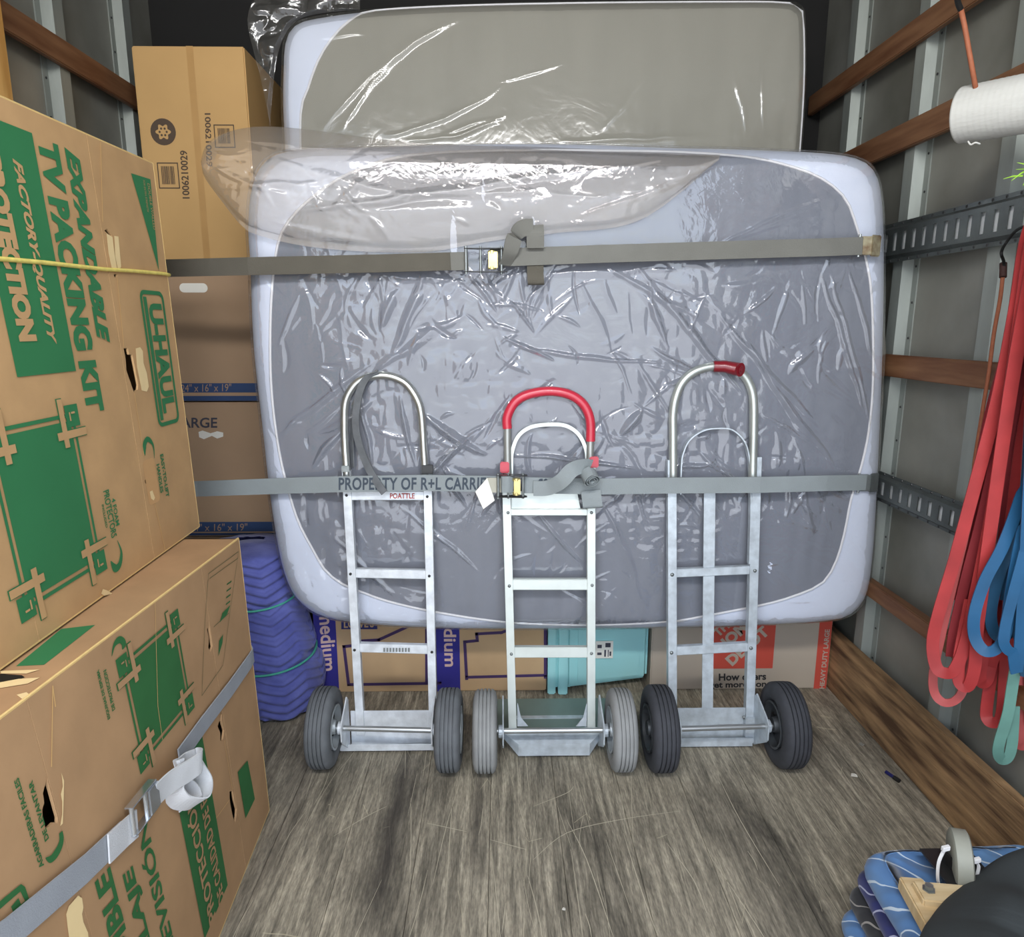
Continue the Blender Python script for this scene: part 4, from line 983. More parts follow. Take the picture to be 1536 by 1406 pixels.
# grey-tan carton with red square on the right
hx0, hx1 = uX(976, 1000), uX(1244, 1000); hx1 = min(hx1, 1.232)
gcard = M('greige_card', (188, 176, 160), r=.8, var=.06, vs=5); redp = M('red_print', (206, 82, 66), r=.7, var=.06)
hd = carton('greyish tan carton with red square emblem standing by the right wall under the mattress', (hx0, YB, 0), (hx1, YB + .42, zbx), gcard)
F = front((hx0, YB, 0), (hx1, YB, zbx)); F.n = Vector((0, -1, 0)); U = F.uv
u0, u1 = U(1070, 960)[0], U(1162, 960)[0]; v0 = U(1100, 1003)[1]; v1 = min(v0 + (u1 - u0), zbx - .002)
g = G(); F.rect(g, u0, u1, v0, v1, E2); us_ = U(1225, 980)[0]; F.poly(g, [[(us_, U(1230, 1037)[1]), (F.L - .003, U(1238, 1037)[1]), (F.L - .003, zbx - .001), (us_, zbx - .001)]], E2)
g.build('red_printing', redp, hd)
g = G(); D = Vector((.707, .707)); Nn = Vector((-.707, .707)); o_ = Vector((u0, v0)); w_ = u1 - u0
def diag(t, along, perp, ln, ht):
    o1 = o_ + Vector((along, perp)) * w_; F.text(g, t, tuple(o1), tuple(o1 + D * ln * w_), tuple(o1 + Nn * ht * w_), E2 + .001, bold=.05)
diag('THE', .08, .55, .36, .16); diag('HOME', .16, .28, .72, .2); diag('DEPOT', .34, .04, .82, .2)
F.text(g, 'HEAVY DUTY LARGE', (F.L - .010, U(1235, 1033)[1]), (F.L - .010, U(1243, 944)[1]), (F.L - .029, U(1235, 1033)[1]), E2 + .001, bold=.03)
g.split(None, gcard, hd)
g = G(); F.text(g, 'How doers', U(1078, 1021.5), U(1149, 1020), U(1078, 1010.5), E2, bold=.03); F.text(g, 'get more done.', U(1064, 1035), U(1160, 1033), U(1064, 1023), E2, bold=.03)
g.split(None, M('near_black_print', (44, 44, 48), r=.7), hd)

# ------------------------------------------------------------------ rolled moving blankets
blue = M('blue_quilt', (100, 108, 180), r=.85, var=.3, vs=14, bump=.3, bs=120, sheen=.25, c2=(76, 84, 156))
br = thing('moving_blanket_roll', 'blue quilted moving blankets rolled up and tied with green twine, beside the left cartons', 'blanket', (-.83, 2.32, 0))
nz, na = 230, 260
zz_ = np.linspace(0, 1, nz)[:, None]; aa = np.linspace(0, 2 * pi, na, endpoint=False)[None, :]
HT = .60
def roll_c(t): return (-.815 - .075 * t ** 1.4, 2.33 + .05 * t)
cx = -.815 - .085 * zz_ ** 1.3; cy = 2.335 + .05 * zz_
R = .155 + .012 * np.sin(zz_ * 7) - .03 * np.clip(.12 - zz_, 0, 1) * 8 * .6
for zs in (.34, .70): R = R - .016 * np.exp(-((zz_ - zs - .03 * np.sin(aa)) / .03) ** 2)
R = R * (1 - .65 * np.clip((zz_ - .96) / .04, 0, 1) ** 2) * (1 - .4 * np.clip((.03 - zz_) / .03, 0, 1) ** 2)
ph = aa * .155 * 1.0
seg = np.abs(((aa * 6 / pi) % 2) - 1)
rib = np.sin((zz_ * HT * 185 + seg * 5.5)); rib = np.sign(rib) * np.abs(rib) ** .6
R = R + .005 * rib + .006 * (vnoise(np.broadcast_to(aa * 3, (nz, na)), np.broadcast_to(zz_ * 9, (nz, na)), 71) - .5) + .012 * (vnoise(np.broadcast_to(aa * 1.5, (nz, na)), np.broadcast_to(zz_ * 4, (nz, na)), 72) - .5)
R = R + .012 * (((aa / (2 * pi)) + .42) % 1)
V = np.stack([cx + R * np.cos(aa), cy + R * np.sin(aa), np.broadcast_to(zz_ * HT + .001, R.shape)], -1).reshape(-1, 3)
o = fastmesh('rolled_blanket', V, npgrid(nz, na), blue, br)
g = G(); t = .985; g.lathe((cx[-1, 0], cy[-1, 0], HT - .02), (0, 0, 1), [(0, .1), (.012, .05), (.016, .001)], 24, close=False); g.build('roll_core', blue, br, smooth=True)
tw = M('teal_twine', (72, 170, 150), r=.7)
for zs in (.34, .70):
    pts = []
    for k in range(60):
        a = 2 * pi * k / 60; c_x = -.815 - .085 * zs ** 1.3; c_y = 2.335 + .05 * zs; r2 = .155 + .012 * sin(zs * 7) - .005 + .012 * (((a / (2 * pi)) + .42) % 1)
        pts.append((c_x + r2 * cos(a), c_y + r2 * sin(a), (zs + .03 * sin(a)) * HT))
    G().tube(pts, .0042, 6, closed=True).build('twine', tw, br, smooth=True)
# ------------------------------------------------------------------ hand trucks leaning on the mattress
PO = Vector((0, 2.055, .03)); PN = Vector((0, -1.17, .085)).normalized()      # the lean of the frames
PU = Vector((0, .085, 1.17)).normalized(); PXv = Vector((1, 0, 0))
hp = lambda x, y, f=0.0: onP(x, y, PO, PN) + PN * f
tyre_new = M('dark_tyre', (62, 64, 70), r=.8, var=.25, vs=30); tyre_old = M('grey_tyre', (150, 152, 152), r=.85, var=.2, vs=20); tyre_mid = M('dusty_tyre', (104, 108, 112), r=.85, var=.25, vs=25)
rimm = M('wheel_rim', (190, 198, 202), r=.45, m=.35, var=.2); redg = M('red_grip', (200, 44, 66), r=.35, spec=.6, var=.08, coat=.3); dred = M('dark_red_grip', (128, 24, 36), r=.35, coat=.3, var=.1)
def wheel(root, x, y, r, wd, mat, hub=rimm):
    ax = (1, 0, 0); w = wd / 2; P = []
    groov = [-.30, -.1, .1, .30]
    prof = [(-w * .62, r * .52), (-w * .95, r * .64), (-w, r * .78), (-w * .86, r * .93), (-w * .66, r * .985)]
    for gx in groov:
        for dx, dr in ((-.055, 0), (-.035, -.045), (.035, -.045), (.055, 0)): prof.append((w * (gx * 1.55 + dx), r * (1.0 + dr - .02 * abs(gx) * 1.2)))
    prof += [(w * .66, r * .985), (w * .86, r * .93), (w, r * .78), (w * .95, r * .64), (w * .62, r * .52)]
    g = G().lathe((x, y, r), ax, prof, 56, close=False); t = g.build('tyre', mat, root, smooth='auto')
    g = G().lathe((x, y, r), ax, [(-w * .62, r * .53), (-w * .97, r * .56), (-w * .97, r * .51), (-w * .5, r * .45), (-w * .42, r * .2), (-w * .95, r * .17), (-w * .95, .0001), (w * .95, .0001), (w * .95, r * .17), (w * .42, r * .2), (w * .5, r * .45), (w * .97, r * .51), (w * .97, r * .56), (w * .62, r * .53)], 40, close=False)
    h = g.build('rim', hub, root, smooth='auto')
    b = G()
    for s in (-1, 1):
        for k in range(4):
            a = k * pi / 2 + .4; b.lathe((x + s * w * .43, y + r * .31 * cos(a), r + r * .31 * sin(a)), (s, 0, 0), [(0, .006), (.006, .006), (.006, .0001)], 6, close=False)
    b.build('rim_bolt', darksteel, h)['kind'] = 'stuff'
def rail(root, a, b, w, mat, inner, name='side_rail'):
    p, q = hp(*a), hp(*b); g = G(); g.bar(p, q, PXv, w, .004)
    d = (q - p).normalized()
    for s in (-1, 1):
        o = PXv * (w / 2 - .0015) * s; g.bar(p + o - PN * .012, q + o - PN * .012, PN, .024, .003)
    return g.build(name, mat, root, bevel=.0008, bseg=1)
def cross(root, x0, y0, x1, y1, w, mat, f=-.004, name='crossbar'):
    p, q = hp(x0, y0, f), hp(x1, y1, f); g = G(); g.bar(p, q, PU, w, .004); g.bar(p - PN * .01 + PU * w / 2, q - PN * .01 + PU * w / 2, PN, .02, .003); g.bar(p - PN * .01 - PU * w / 2, q - PN * .01 - PU * w / 2, PN, .02, .003)
    return g.build(name, mat, root, bevel=.0008, bseg=1)
def rivets(root, pts, mat=steel, r=.005):
    for x, y in pts: p = hp(x, y, .003); G().lathe(p, PN, [(-.002, r), (.001, r), (.003, r * .5), (.0032, .0001)], 10, close=False).build('rivet', mat, root, smooth=True)
def tubeP(root, name, pts, r, mat, f=.0, seg=14, cat=True):
    P = [hp(x, y, f) for x, y in pts]; P = catmull(P, 6) if cat else P
    return G().tube(P, r, seg).build(name, mat, root, smooth='auto')

aluT = M('truck_aluminium', (234, 240, 246), r=.45, m=.25, var=.28, vs=26, bump=.2)
galvT = M('truck_galvanised', (206, 216, 224), r=.42, m=.3, var=.3, vs=34, bump=.15)
# --- left truck
t1 = thing('hand_truck', 'left of the three hand trucks: worn aluminium frame with bare round loop handle', 'hand truck', (-.355, 2.0, 0))
wheel(t1, -.553, 1.985, .123, .078, tyre_mid); wheel(t1, -.163, 1.962, .125, .078, tyre_mid)
rail(t1, (519, 706), (541, 1104), .026, aluT, 1); rail(t1, (641, 708), (650, 1106), .026, aluT, -1)
cross(t1, 525, 744, 636, 744, .026, aluT); cross(t1, 530, 861, 640, 863, .026, aluT); cross(t1, 536, 973, 645, 976, .026, aluT)
tubeP(t1, 'loop_handle', [(521, 735), (519, 700), (517, 671), (516, 635), (518, 602), (531, 578), (549, 567), (571, 563), (593, 567), (611, 578), (626, 601), (632, 625), (635, 671), (637, 704), (638, 735)], .0125, M('dull_chrome', (204, 208, 206), r=.28, m=.85, var=.2, vs=20), f=-.004)
p = hp(641, 703, .006); G().obox(p - PXv * .016 - PU * .016 - PN * .014, PXv * .034, PU * .028, PN * .02).build('collar', darksteel, t1, bevel=.002)
p = hp(521, 703, .006); G().obox(p - PXv * .016 - PU * .010 - PN * .014, PXv * .024, PU * .02, PN * .02).build('collar', steel, t1, bevel=.002)
rivets(t1, [(520, 743), (641, 745), (526, 861), (644, 864), (532, 975), (648, 978), (541, 1092), (650, 1094)], darksteel, .0045)
# writing left on its bars
F = flatframe(hp(525, 750, -.0015), hp(636, 750, -.0015) - hp(525, 750, -.0015), hp(525, 738, -.0015) - hp(525, 750, -.0015)); F.n = PN; g = G()
F.text(g, 'POATTLE', F.uv(585, 748), F.uv(622, 748), F.uv(585, 740), .0012, bold=.02); g.build('red_pen_writing', M('red_pen', (170, 70, 60), r=.8), t1)
F = flatframe(hp(536, 980, -.0015), hp(645, 980, -.0015) - hp(536, 980, -.0015), hp(536, 968, -.0015) - hp(536, 980, -.0015)); F.n = PN; g = G()
for k in range(9): F.rect(g, F.uv(575 + k * 4.6, 977)[0], F.uv(578 + k * 4.6, 977)[0], F.uv(580, 978)[1], F.uv(580, 972)[1], .0012)
g.build('stamped_marking', M('grey_stamp', (130, 136, 136), r=.8), t1)
def nose(root, x0, x1, xa0, xa1, y, yax, zax, mat, open_=False, blade=.20):
    """vertical shoe plate, lower lip, blade under the load, axle and its brackets"""
    if not open_:
        g = G().obox((x0, y, .012), (x1 - x0, 0, 0), (0, .004, 0), (0, .006, .115)); g.build('shoe_plate', mat, root, bevel=.001)
        G().obox((x0, y, .004), (x1 - x0, 0, 0), (0, blade, 0), (0, 0, .006)).build('toe_plate', mat, root, bevel=.001)
    else:
        g = G()
        for a, b in ((x0, x0 + .02), (x1 - .02, x1)): g.box((a, y, .006), (b, y + blade, .014))
        g.box((x0, y + blade - .02, .006), (x1, y + blade, .014)); g.box((x0, y - .004, .006), (x1, y + .018, .014)); g.build('toe_frame', mat, root, bevel=.001)
    G().tube([(xa0, yax[0], zax), (xa1, yax[1], zax)], .0085, 14).build('axle', M('axle_steel', (186, 190, 192), r=.35, m=.8, var=.15), root, smooth='auto')
bx0, bx1 = hp(512, 1100).x, hp(652, 1100).x
nose(t1, bx0 + .03, bx1, -.52, -.19, 2.062, (1.983, 1.964), .12, aluT)
g = G().obox((bx0 + .0, 2.03, .008), (bx1 - bx0, 0, 0), (0, .036, 0), (0, 0, .004)); g.obox((bx0 + .0, 2.03, .008), (bx1 - bx0, 0, 0), (0, .003, 0), (0, -.002, .024)); g.build('lower_lip', aluT, root := t1, bevel=.0008)
def bracket(root, x, yax, yfr, mat, s, zax=.12, wide=.03):
    F = flatframe((x, yax - .03, .0), (0, 1, 0), (0, 0, 1)); L_ = yfr - yax + .03
    ol = [(0, zax - .03), (.012, zax - .045), (L_ - .01, .012), (L_ + .012, .012), (L_ + .014, .17), (L_ - .004, .19), (.022, zax + .034), (0, zax + .02)]
    v, f = poly2d([ol], .004); g = G(); g.add([(x + p[2], yax - .03 + p[0], p[1]) for p in v], f)
    g.lathe((x - s * .002, yax, zax), (s, 0, 0), [(0, .02), (.016, .02), (.018, .012), (.018, .0001)], 16, close=False)
    g.build('axle_bracket', mat, root)
bracket(t1, -.495, 1.983, 2.05, aluT, -1); bracket(t1, -.215, 1.966, 2.05, aluT, 1)
# --- middle truck
t2 = thing('hand_truck', 'middle hand truck with red padded loop handle and pale painted rails', 'hand truck', (.155, 2.0, 0))
xw1, xw2 = onY(728, 1100, 1.955).x, onY(931, 1100, 1.955).x
wheel(t2, xw1, 1.956, .124, .074, tyre_old); wheel(t2, xw2, 1.956, .124, .074, tyre_old)
rail(t2, (759, 712), (769, 1096), .026, painted, 1); rail(t2, (887, 700), (887, 1096), .026, painted, -1)
cross(t2, 766, 769, 882, 769, .018, painted); cross(t2, 768, 878, 884, 878, .032, painted); cross(t2, 771, 980, 883, 980, .032, painted)
p = [hp(767, 768, -.012), hp(872, 768, -.012), hp(866, 738, -.012), hp(767, 738, -.012)]
G().add(p + [a - PN * .003 for a in p], [(0, 1, 2, 3), (7, 6, 5, 4), (0, 4, 5, 1), (1, 5, 6, 2), (2, 6, 7, 3), (3, 7, 4, 0)]).build('top_plate', painted, t2)
tubeP(t2, 'padded_grip', [(761, 643), (761, 625), (772, 604), (792, 592), (824, 587), (854, 592), (875, 607), (885, 630), (885.5, 662)], .0145, redg, f=.004, seg=18)
tubeP(t2, 'grip_tube', [(761, 640), (761, 665), (762, 720)], .0115, M('brushed_tube', (170, 172, 168), r=.4, m=.6), f=.004); tubeP(t2, 'grip_tube', [(885.5, 658), (885, 680), (884, 712)], .0115, MATS['brushed_tube'], f=.004)
pts = [(767, 722), (767, 700), (768, 679), (777, 655), (796, 641), (824, 637), (849, 639), (868, 652), (879, 675), (881, 700), (881, 722)]
P = catmull([hp(x, y, -.006) for x, y in pts], 6); W = []
cc = hp(824, 690, -.006)
G().ribbon(P, [PN] * len(P), .016, .011).build('inner_loop', painted, t2, smooth='auto')
for x, y in ((757, 701), (890, 693)): p = hp(x, y, .008); G().obox(p - PXv * .014 - PU * .016 - PN * .014, PXv * .028, PU * .034, PN * .026).build('red_clip', redg, t2, bevel=.003)
rivets(t2, [(762, 769), (887, 769), (764, 879), (888, 878), (767, 981), (887, 980)], steel, .005)
nose(t2, hp(765, 1095).x, hp(892, 1095).x, xw1 + .03, xw2 - .03, 2.062, (1.956, 1.956), .122, galvT, open_=True, blade=.16)
xa, xb = onZ(777, 1110, .03).x, onZ(881, 1110, .03).x; xc0, xc1 = onZ(748, 1103, .05).x, onZ(908, 1103, .05).x
g = G().add([(xa, 1.99, .012), (xb, 1.99, .012), (xb, 1.985, .056), (xa, 1.985, .056), (xc0 + .015, 2.03, .05), (xc1 - .015, 2.03, .05), (xc1 - .015, 2.03, .07), (xc0 + .015, 2.03, .07)], [(0, 1, 2, 3), (4, 0, 3, 7), (1, 5, 6, 2), (3, 2, 6, 7), (0, 4, 5, 1)]); g.build('rear_lip', galvT, t2)
bracket(t2, xw1 + .055, 1.956, 2.05, galvT, -1); bracket(t2, xw2 - .055, 1.956, 2.05, galvT, 1)
for s, x in ((1, 776), (-1, 880)):
    p = hp(x, 1090, -.002); v, f = poly2d([[(0, 0), (s * .035, 0), (s * .012, .03), (s * .002, .075), (0, .08)]], .003); G().add([p + PXv * a[0] + PU * a[1] + PN * a[2] for a in v], f).build('gusset', galvT, t2)
# --- right truck
t3 = thing('hand_truck', 'right hand truck with galvanised frame, centre strip and short dark red grip', 'hand truck', (.66, 2.0, 0))
xw1, xw2 = onY(989, 1100, 1.95).x, onY(1179, 1095, 1.95).x
wheel(t3, xw1, 1.952, .130, .082, tyre_new, M('dark_rim', (84, 88, 92), r=.5, m=.5)); wheel(t3, xw2, 1.965, .130, .082, tyre_new, MATS['dark_rim'])
rail(t3, (1008, 690), (1009, 1104), .028, galvT, 1); rail(t3, (1136, 686), (1124, 1110), .028, galvT, -1)
cross(t3, 1013, 861, 1130, 856, .024, galvT); cross(t3, 1014, 978, 1126, 972, .026, galvT)
p, q_ = hp(1066, 728, -.010), hp(1062, 1092, -.010); G().bar(p, q_, PXv, .036, .003).build('centre_strip', galvT, t3)
tubeP(t3, 'loop_handle', [(1010, 735), (1010, 690), (1010, 650), (1010, 622), (1014, 597), (1024, 574), (1042, 558), (1070, 550), (1100, 553), (1117, 564), (1127, 582), (1131, 604), (1131, 647), (1130, 690), (1129, 735)], .0135, M('galvanised_tube', (196, 202, 198), r=.38, m=.7, var=.15, vs=20), f=-.004)
G().tube([hp(1070, 550, .002), hp(1086, 550, .006), hp(1102, 554, .018), hp(1106, 555, .030)], [.017, .018, .020, .021], 18).build('grip', dred, t3, smooth='auto')
G().lathe(hp(1106, 555, .030), (hp(1106, 555, .03) - hp(1098, 553, .014)), [(0, .013), (.002, .013), (.002, .006), (.004, .006), (.004, .0001)], 16, close=False).build('grip_cap', dred, t3)
P = catmull([hp(x, y, -.008) for x, y in ((1021, 742), (1022, 700), (1025, 680), (1035, 660), (1056, 646), (1078, 643), (1098, 645), (1115, 660), (1123, 682), (1126, 720), (1126, 780), (1124, 846))], 6)
G().ribbon(P, [PN] * len(P), .020, .004).build('inner_loop', galvT, t3, smooth='auto')
rivets(t3, [(1008, 862), (1132, 856), (1007, 979), (1126, 972), (1116, 1076), (1010, 1092)], steel, .006)
nose(t3, hp(1016, 1100).x, hp(1128, 1100).x, xw1 + .03, xw2 - .03, 2.062, (1.952, 1.965), .125, galvT)
G().obox((hp(1013, 1100).x, 2.034, .01), (hp(1126, 1100).x - hp(1013, 1100).x, 0, 0), (0, .003, 0), (0, 0, .03)).build('lower_lip', galvT, t3)
bracket(t3, xw1 + .06, 1.952, 2.05, galvT, -1, .125); bracket(t3, xw2 - .06, 1.965, 2.05, galvT, 1, .125)
p = hp(1123, 1092, .006); G().obox(p - PXv * .016 - PU * .045 - PN * .02, PXv * .034, PU * .085, PN * .03).build('foot_block', galvT, t3, bevel=.002)
for x in (1019, 1104): P = catmull([hp(x + 4 * cos(a), 1082 + 14 * sin(a), -.01) for a in [k * pi / 6 for k in range(12)]], 2, True); G().tube(P, .0022, 6, closed=True).build('ring', steel, t3, smooth=True)

# ------------------------------------------------------------------ ratchet straps
gweb = M('grey_strap_webbing', (116, 116, 110), r=.8, var=.12, vs=10, bump=.3, bs=500); gweb2 = M('blue_grey_strap_webbing', (142, 150, 152), r=.8, var=.10, vs=10, bump=.3, bs=500); dweb = M('dark_strap_webbing', (90, 86, 76), r=.8, var=.15, vs=10, bump=.3, bs=500)
zinc = M('yellow_zinc', (222, 206, 140), r=.3, m=.8, var=.25, vs=40)
def ratchet(root, px, py, Y, w, h, d):
    """pixel centre, plane, half width, half height"""
    c = onY(px, py, Y); X = Vector((1, 0, 0)); Z = Vector((0, 0, 1)); N = Vector((0, -1, 0))
    for s in (-1, 1):
        g = G(); v, f = poly2d([[(-w, -.004), (-w * .4, -.012), (w * .7, -.014), (w, -.002), (w, .010), (w * .5, .018), (-w * .6, .014), (-w, .008)]], .0025)
        g.add([c + X * a[0] + N * (a[1] + .008) + Z * (s * h + a[2]) for a in v], f); g.build('side_plate', darksteel, root)
    for k, (x, r, m) in enumerate(((-w * .92, .0045, steel), (-w * .25, .0035, steel), (w * .72, .004, steel))):
        G().tube([c + X * x - Z * (h + .006) + N * .012, c + X * x + Z * (h + .006) + N * .012], r, 10).build('cross_pin', m, root, smooth='auto')
    g = G().lathe(c + X * w * .28 - Z * h * .8 + N * .016, Z, [(0, .004), (0, .012), (h * .25, .012), (h * .3, .008), (h * 1.3, .008), (h * 1.35, .012), (h * 1.6, .012), (h * 1.6, .004)], 16); g.build('spool', zinc, root, smooth='auto')
    G().obox(c + X * w * .12 - Z * h * .7 + N * .024, X * w * .42, Z * h * 1.4, N * .003).build('handle_plate', zinc, root, bevel=.001)
Zup = Vector((0, 0, 1))
s1 = thing('ratchet_strap', 'upper grey ratchet strap pulled straight across the front mattress below the folded bag end', 'strap', onY(760, 400, 2.11)[:])
PT = [onX(40, 402, -1.33), onY(248, 402.5, 2.17), onY(372, 399.5, 2.115), onY(560, 395.5, 2.108), onY(700, 391.5, 2.105)]
G().ribbon(PT, Zup, .050, .003).build('left_webbing', dweb, s1)
PT = [onY(735, 387, 2.105), onY(900, 381, 2.108), onY(1100, 375, 2.108), onY(1240, 371, 2.112), onY(1293, 369, 2.118), onY(1306, 369, 2.145)]
G().ribbon(PT, Zup, .050, .003).build('right_webbing', gweb, s1)
G().ribbon([onY(676, 392.5, 2.101), onY(702, 391.5, 2.101)], Zup, .050, .003).build('stitched_end', gweb, s1)
ratchet(s1, 729, 391, 2.100, .062, .032, 0)
PT = catmull([onY(758, 398, 2.095), onY(765, 380, 2.078), onY(772, 356, 2.07), onY(783, 343, 2.072), onY(800, 341, 2.078)], 8)
G().ribbon(PT, [Vector((.75, 0, .55)).lerp(Vector((.15, -.1, 1)), k / (len(PT) - 1)) for k in range(len(PT))], .046, .003).build('loose_webbing', gweb, s1, smooth='auto')
PT = catmull([onY(802, 338, 2.086), onY(803, 350, 2.078), onY(803, 372, 2.088)], 5); G().ribbon(PT, Vector((1, 0, 0)), .050, .003).build('loose_webbing', gweb, s1)
PT = catmull([onY(803, 396, 2.115), onY(803, 412, 2.100), onY(804, 424, 2.100), onY(804, 427, 2.112)], 5); G().ribbon(PT, Vector((1, 0, 0)), .048, .003).build('loose_webbing', dweb, s1)
def endfitting(root, px, py, Y, mat):
    c = onY(px, py, Y); G().obox(c + Vector((-.03, -.012, -.026)), (.032, .0, 0), (0, .02, 0), (0, 0, .052)).build('end_fitting', mat, root, bevel=.002)
    G().obox(c + Vector((.0, -.016, -.030)), (.036, .018, 0), (0, .012, 0), (0, 0, .060)).build('spring_fitting', mat, root, bevel=.003)
    G().tube([c + Vector((-.034, -.008, -.032)), c + Vector((-.034, -.008, .032))], .004, 8).build('fitting_pin', steel, root, smooth='auto')
endfitting(s1, 1304, 369, 2.13, M('rusty_zinc', (196, 190, 160), r=.5, m=.45, var=.35, vs=40, c2=(130, 104, 80)))
s2 = thing('ratchet_strap', 'lower pale grey lettered ratchet strap holding the three hand trucks to the mattress', 'strap', onY(760, 730, 2.09)[:])
YS = 2.088
PT = [onX(120, 737, -1.33), onY(297, 733.5, 2.19), onY(440, 728.5, 2.12), onY(512, 726.5, YS), onY(640, 724.5, YS), onY(758, 726.5, YS)]
G().ribbon(PT, Zup, .050, .003).build('left_webbing', gweb2, s2)
PT = [onY(786, 728, YS), onY(900, 730, YS), onY(1000, 728.5, YS), onY(1140, 727.5, YS), onY(1240, 725, 2.115), onY(1300, 724, 2.15)]
G().ribbon(PT, Zup, .050, .003).build('right_webbing', gweb2, s2)
a_, b_, c_ = onY(508, 735.5, YS - .0025), onY(748, 735, YS - .0025), onY(508, 716.5, YS - .0025)
F = flatframe(a_, b_ - a_, c_ - a_); F.n = Vector((0, -1, 0)); g = G(); F.text(g, 'PROPERTY OF R+L CARRIERS', (0, 0), (F.L, 0), (0, F.H), 0, bold=.025, spacing=1.05)
a_, b_, c_ = onY(805, 739, YS - .0025), onY(830, 739, YS - .0025), onY(805, 718, YS - .0025); F = flatframe(a_, b_ - a_, c_ - a_); F.n = Vector((0, -1, 0)); F.text(g, '88R', (F.L, 0), (0, 0), (F.L, F.H), 0)
g.split(None, M('strap_ink', (66, 76, 88), r=.8), s2)
ratchet(s2, 768, 728, YS - .006, .046, .033, 0)
G().ribbon([onY(731, 728, YS - .008), onY(752, 728, YS - .008)], Zup, .046, .003).build('stitched_end', M('beige_webbing', (184, 182, 168), r=.8), s2)
PT = catmull([onY(752, 727, YS - .012), onY(754, 727, YS - .03), onY(762, 727, YS - .032), onY(770, 727, YS - .02)], 5); G().ribbon(PT, Zup, .050, .003).build('folded_webbing', gweb2, s2)
P = [onY(731, 717, YS - .014), onY(742, 751, YS - .014), onY(725, 764, YS - .018), onY(713, 738, YS - .018)]; G().add(P + [a + Vector((0, .002, 0)) for a in P], [(0, 1, 2, 3), (7, 6, 5, 4), (0, 4, 5, 1), (1, 5, 6, 2), (2, 6, 7, 3), (3, 7, 4, 0)]).build('white_tag', MATS['paper_white'], s2)
PT = catmull([onY(800, 733, YS - .008), onY(822, 732, YS - .02), onY(842, 722, YS - .05), onY(857, 706, YS - .055), onY(872, 700, YS - .045), onY(886, 700, YS - .03)], 8)
G().ribbon(PT, [Vector((-.45, .25, 1)).lerp(Vector((.3, -.3, 1)), (k / (len(PT) - 1)) ** 2) for k in range(len(PT))], .046, .003).build('loose_webbing', gweb2, s2, smooth='auto')
c = onY(886, 716, YS - .045); P = []
for k in range(60): a = k * .3; r = .026 - .0003 * k; P.append(c + Vector((r * cos(a), r * sin(a) * .8, 0)) + Vector((0, 0, .0)))
axv = Vector((.25, -.75, -.5)).normalized(); e1 = axv.cross(Vector((1, 0, 0))).normalized(); e2 = axv.cross(e1)
P = [c + (e1 * cos(k * .3) + e2 * sin(k * .3)) * (.027 - .00032 * k) for k in range(62)]
G().ribbon(P, axv, .036, .0025).build('webbing_coil', gweb2, s2, smooth='auto')
PT = [onY(886, 736, YS - .006), onY(888, 752, YS - .014), onY(889, 760, YS - .02), onY(889, 762, YS - .008)]; G().ribbon(catmull(PT, 4), Vector((1, 0, .05)), .060, .003).build('loose_webbing', gweb2, s2)
endfitting(s2, 1302, 724, 2.16, steel)
# dark webbing hung over the loop of the left hand truck
s3 = thing('webbing_loop', 'thin dark webbing looped over the handle of the left hand truck', 'strap', hp(550, 640)[:])
P = catmull([hp(566, 559, .004), hp(556, 564, .018), hp(546, 576, .02), hp(539, 596, .014), hp(535, 625, .012), hp(537, 655, .012), hp(548, 688, .014), hp(562, 712, .03), hp(580, 736, .045)], 8)
G().ribbon(P, Vector((1, -.35, .15)), .024, .003).build('front_strand', M('dark_grey_webbing', (112, 116, 120), r=.6, var=.3, vs=30), s3, smooth='auto')
P = catmull([hp(566, 559, .0), hp(556, 562, -.02), hp(542, 580, -.02), hp(527, 612, -.018), hp(526, 660, -.016), hp(528, 702, -.012)], 8)
G().ribbon(P, Vector((.6, -.8, 0)), .018, .003).build('rear_strand', MATS['dark_grey_webbing'], s3, smooth='auto')
# ------------------------------------------------------------------ things hanging on the right wall
redb = M('red_rubber', (172, 54, 54), r=.55, var=.35, vs=10, spec=.4); redb2 = M('faded_red_rubber', (182, 84, 82), r=.6, var=.2, vs=12); redd = M('deep_red_rubber', (132, 34, 40), r=.6, var=.25, vs=8)
bluer = M('blue_rubber', (34, 92, 134), r=.5, var=.3, vs=9); blued = M('dark_blue_rubber', (32, 78, 110), r=.55, var=.3, vs=9); greenr = M('green_rubber', (104, 150, 138), r=.6, var=.25, vs=14)
def band(label, mat, pts, w=.027, cat='rubber band', tw=0.0, name='moving_band', Y=1.50, group=None, closed=False):
    """pts: (px, py, depth offset)"""
    P = catmull([onY(p[0], p[1], Y + (p[2] if len(p) > 2 else 0)) for p in pts], 7, closed)
    n = len(P); W = []
    for i in range(n):
        T_ = (P[min(i + 1, n - 1)] - P[max(i - 1, 0)]).normalized(); a = tw * sin(i * .35) ; V = Vector((-.2 + a, -1, .05)); W.append(T_.cross(V))
    o = G().ribbon(P, W, w, .0028).build(name, mat, None, smooth='auto'); tag(o, label, cat, group); return o
gr = 'red rubber moving bands hanging on the right wall'
HK = (1566, 296)
def rb(label, mat, pts, **k):
    pts = list(pts)
    if pts[0][0] >= 1530: pts = [(HK[0], HK[1], pts[0][2] if len(pts[0]) > 2 else 0)] + pts
    if pts[-1][0] >= 1530: pts = pts + [(HK[0], HK[1], pts[-1][2] if len(pts[-1]) > 2 else 0)]
    return band(label, mat, pts, **k, group='rubber moving bands on the right wall')
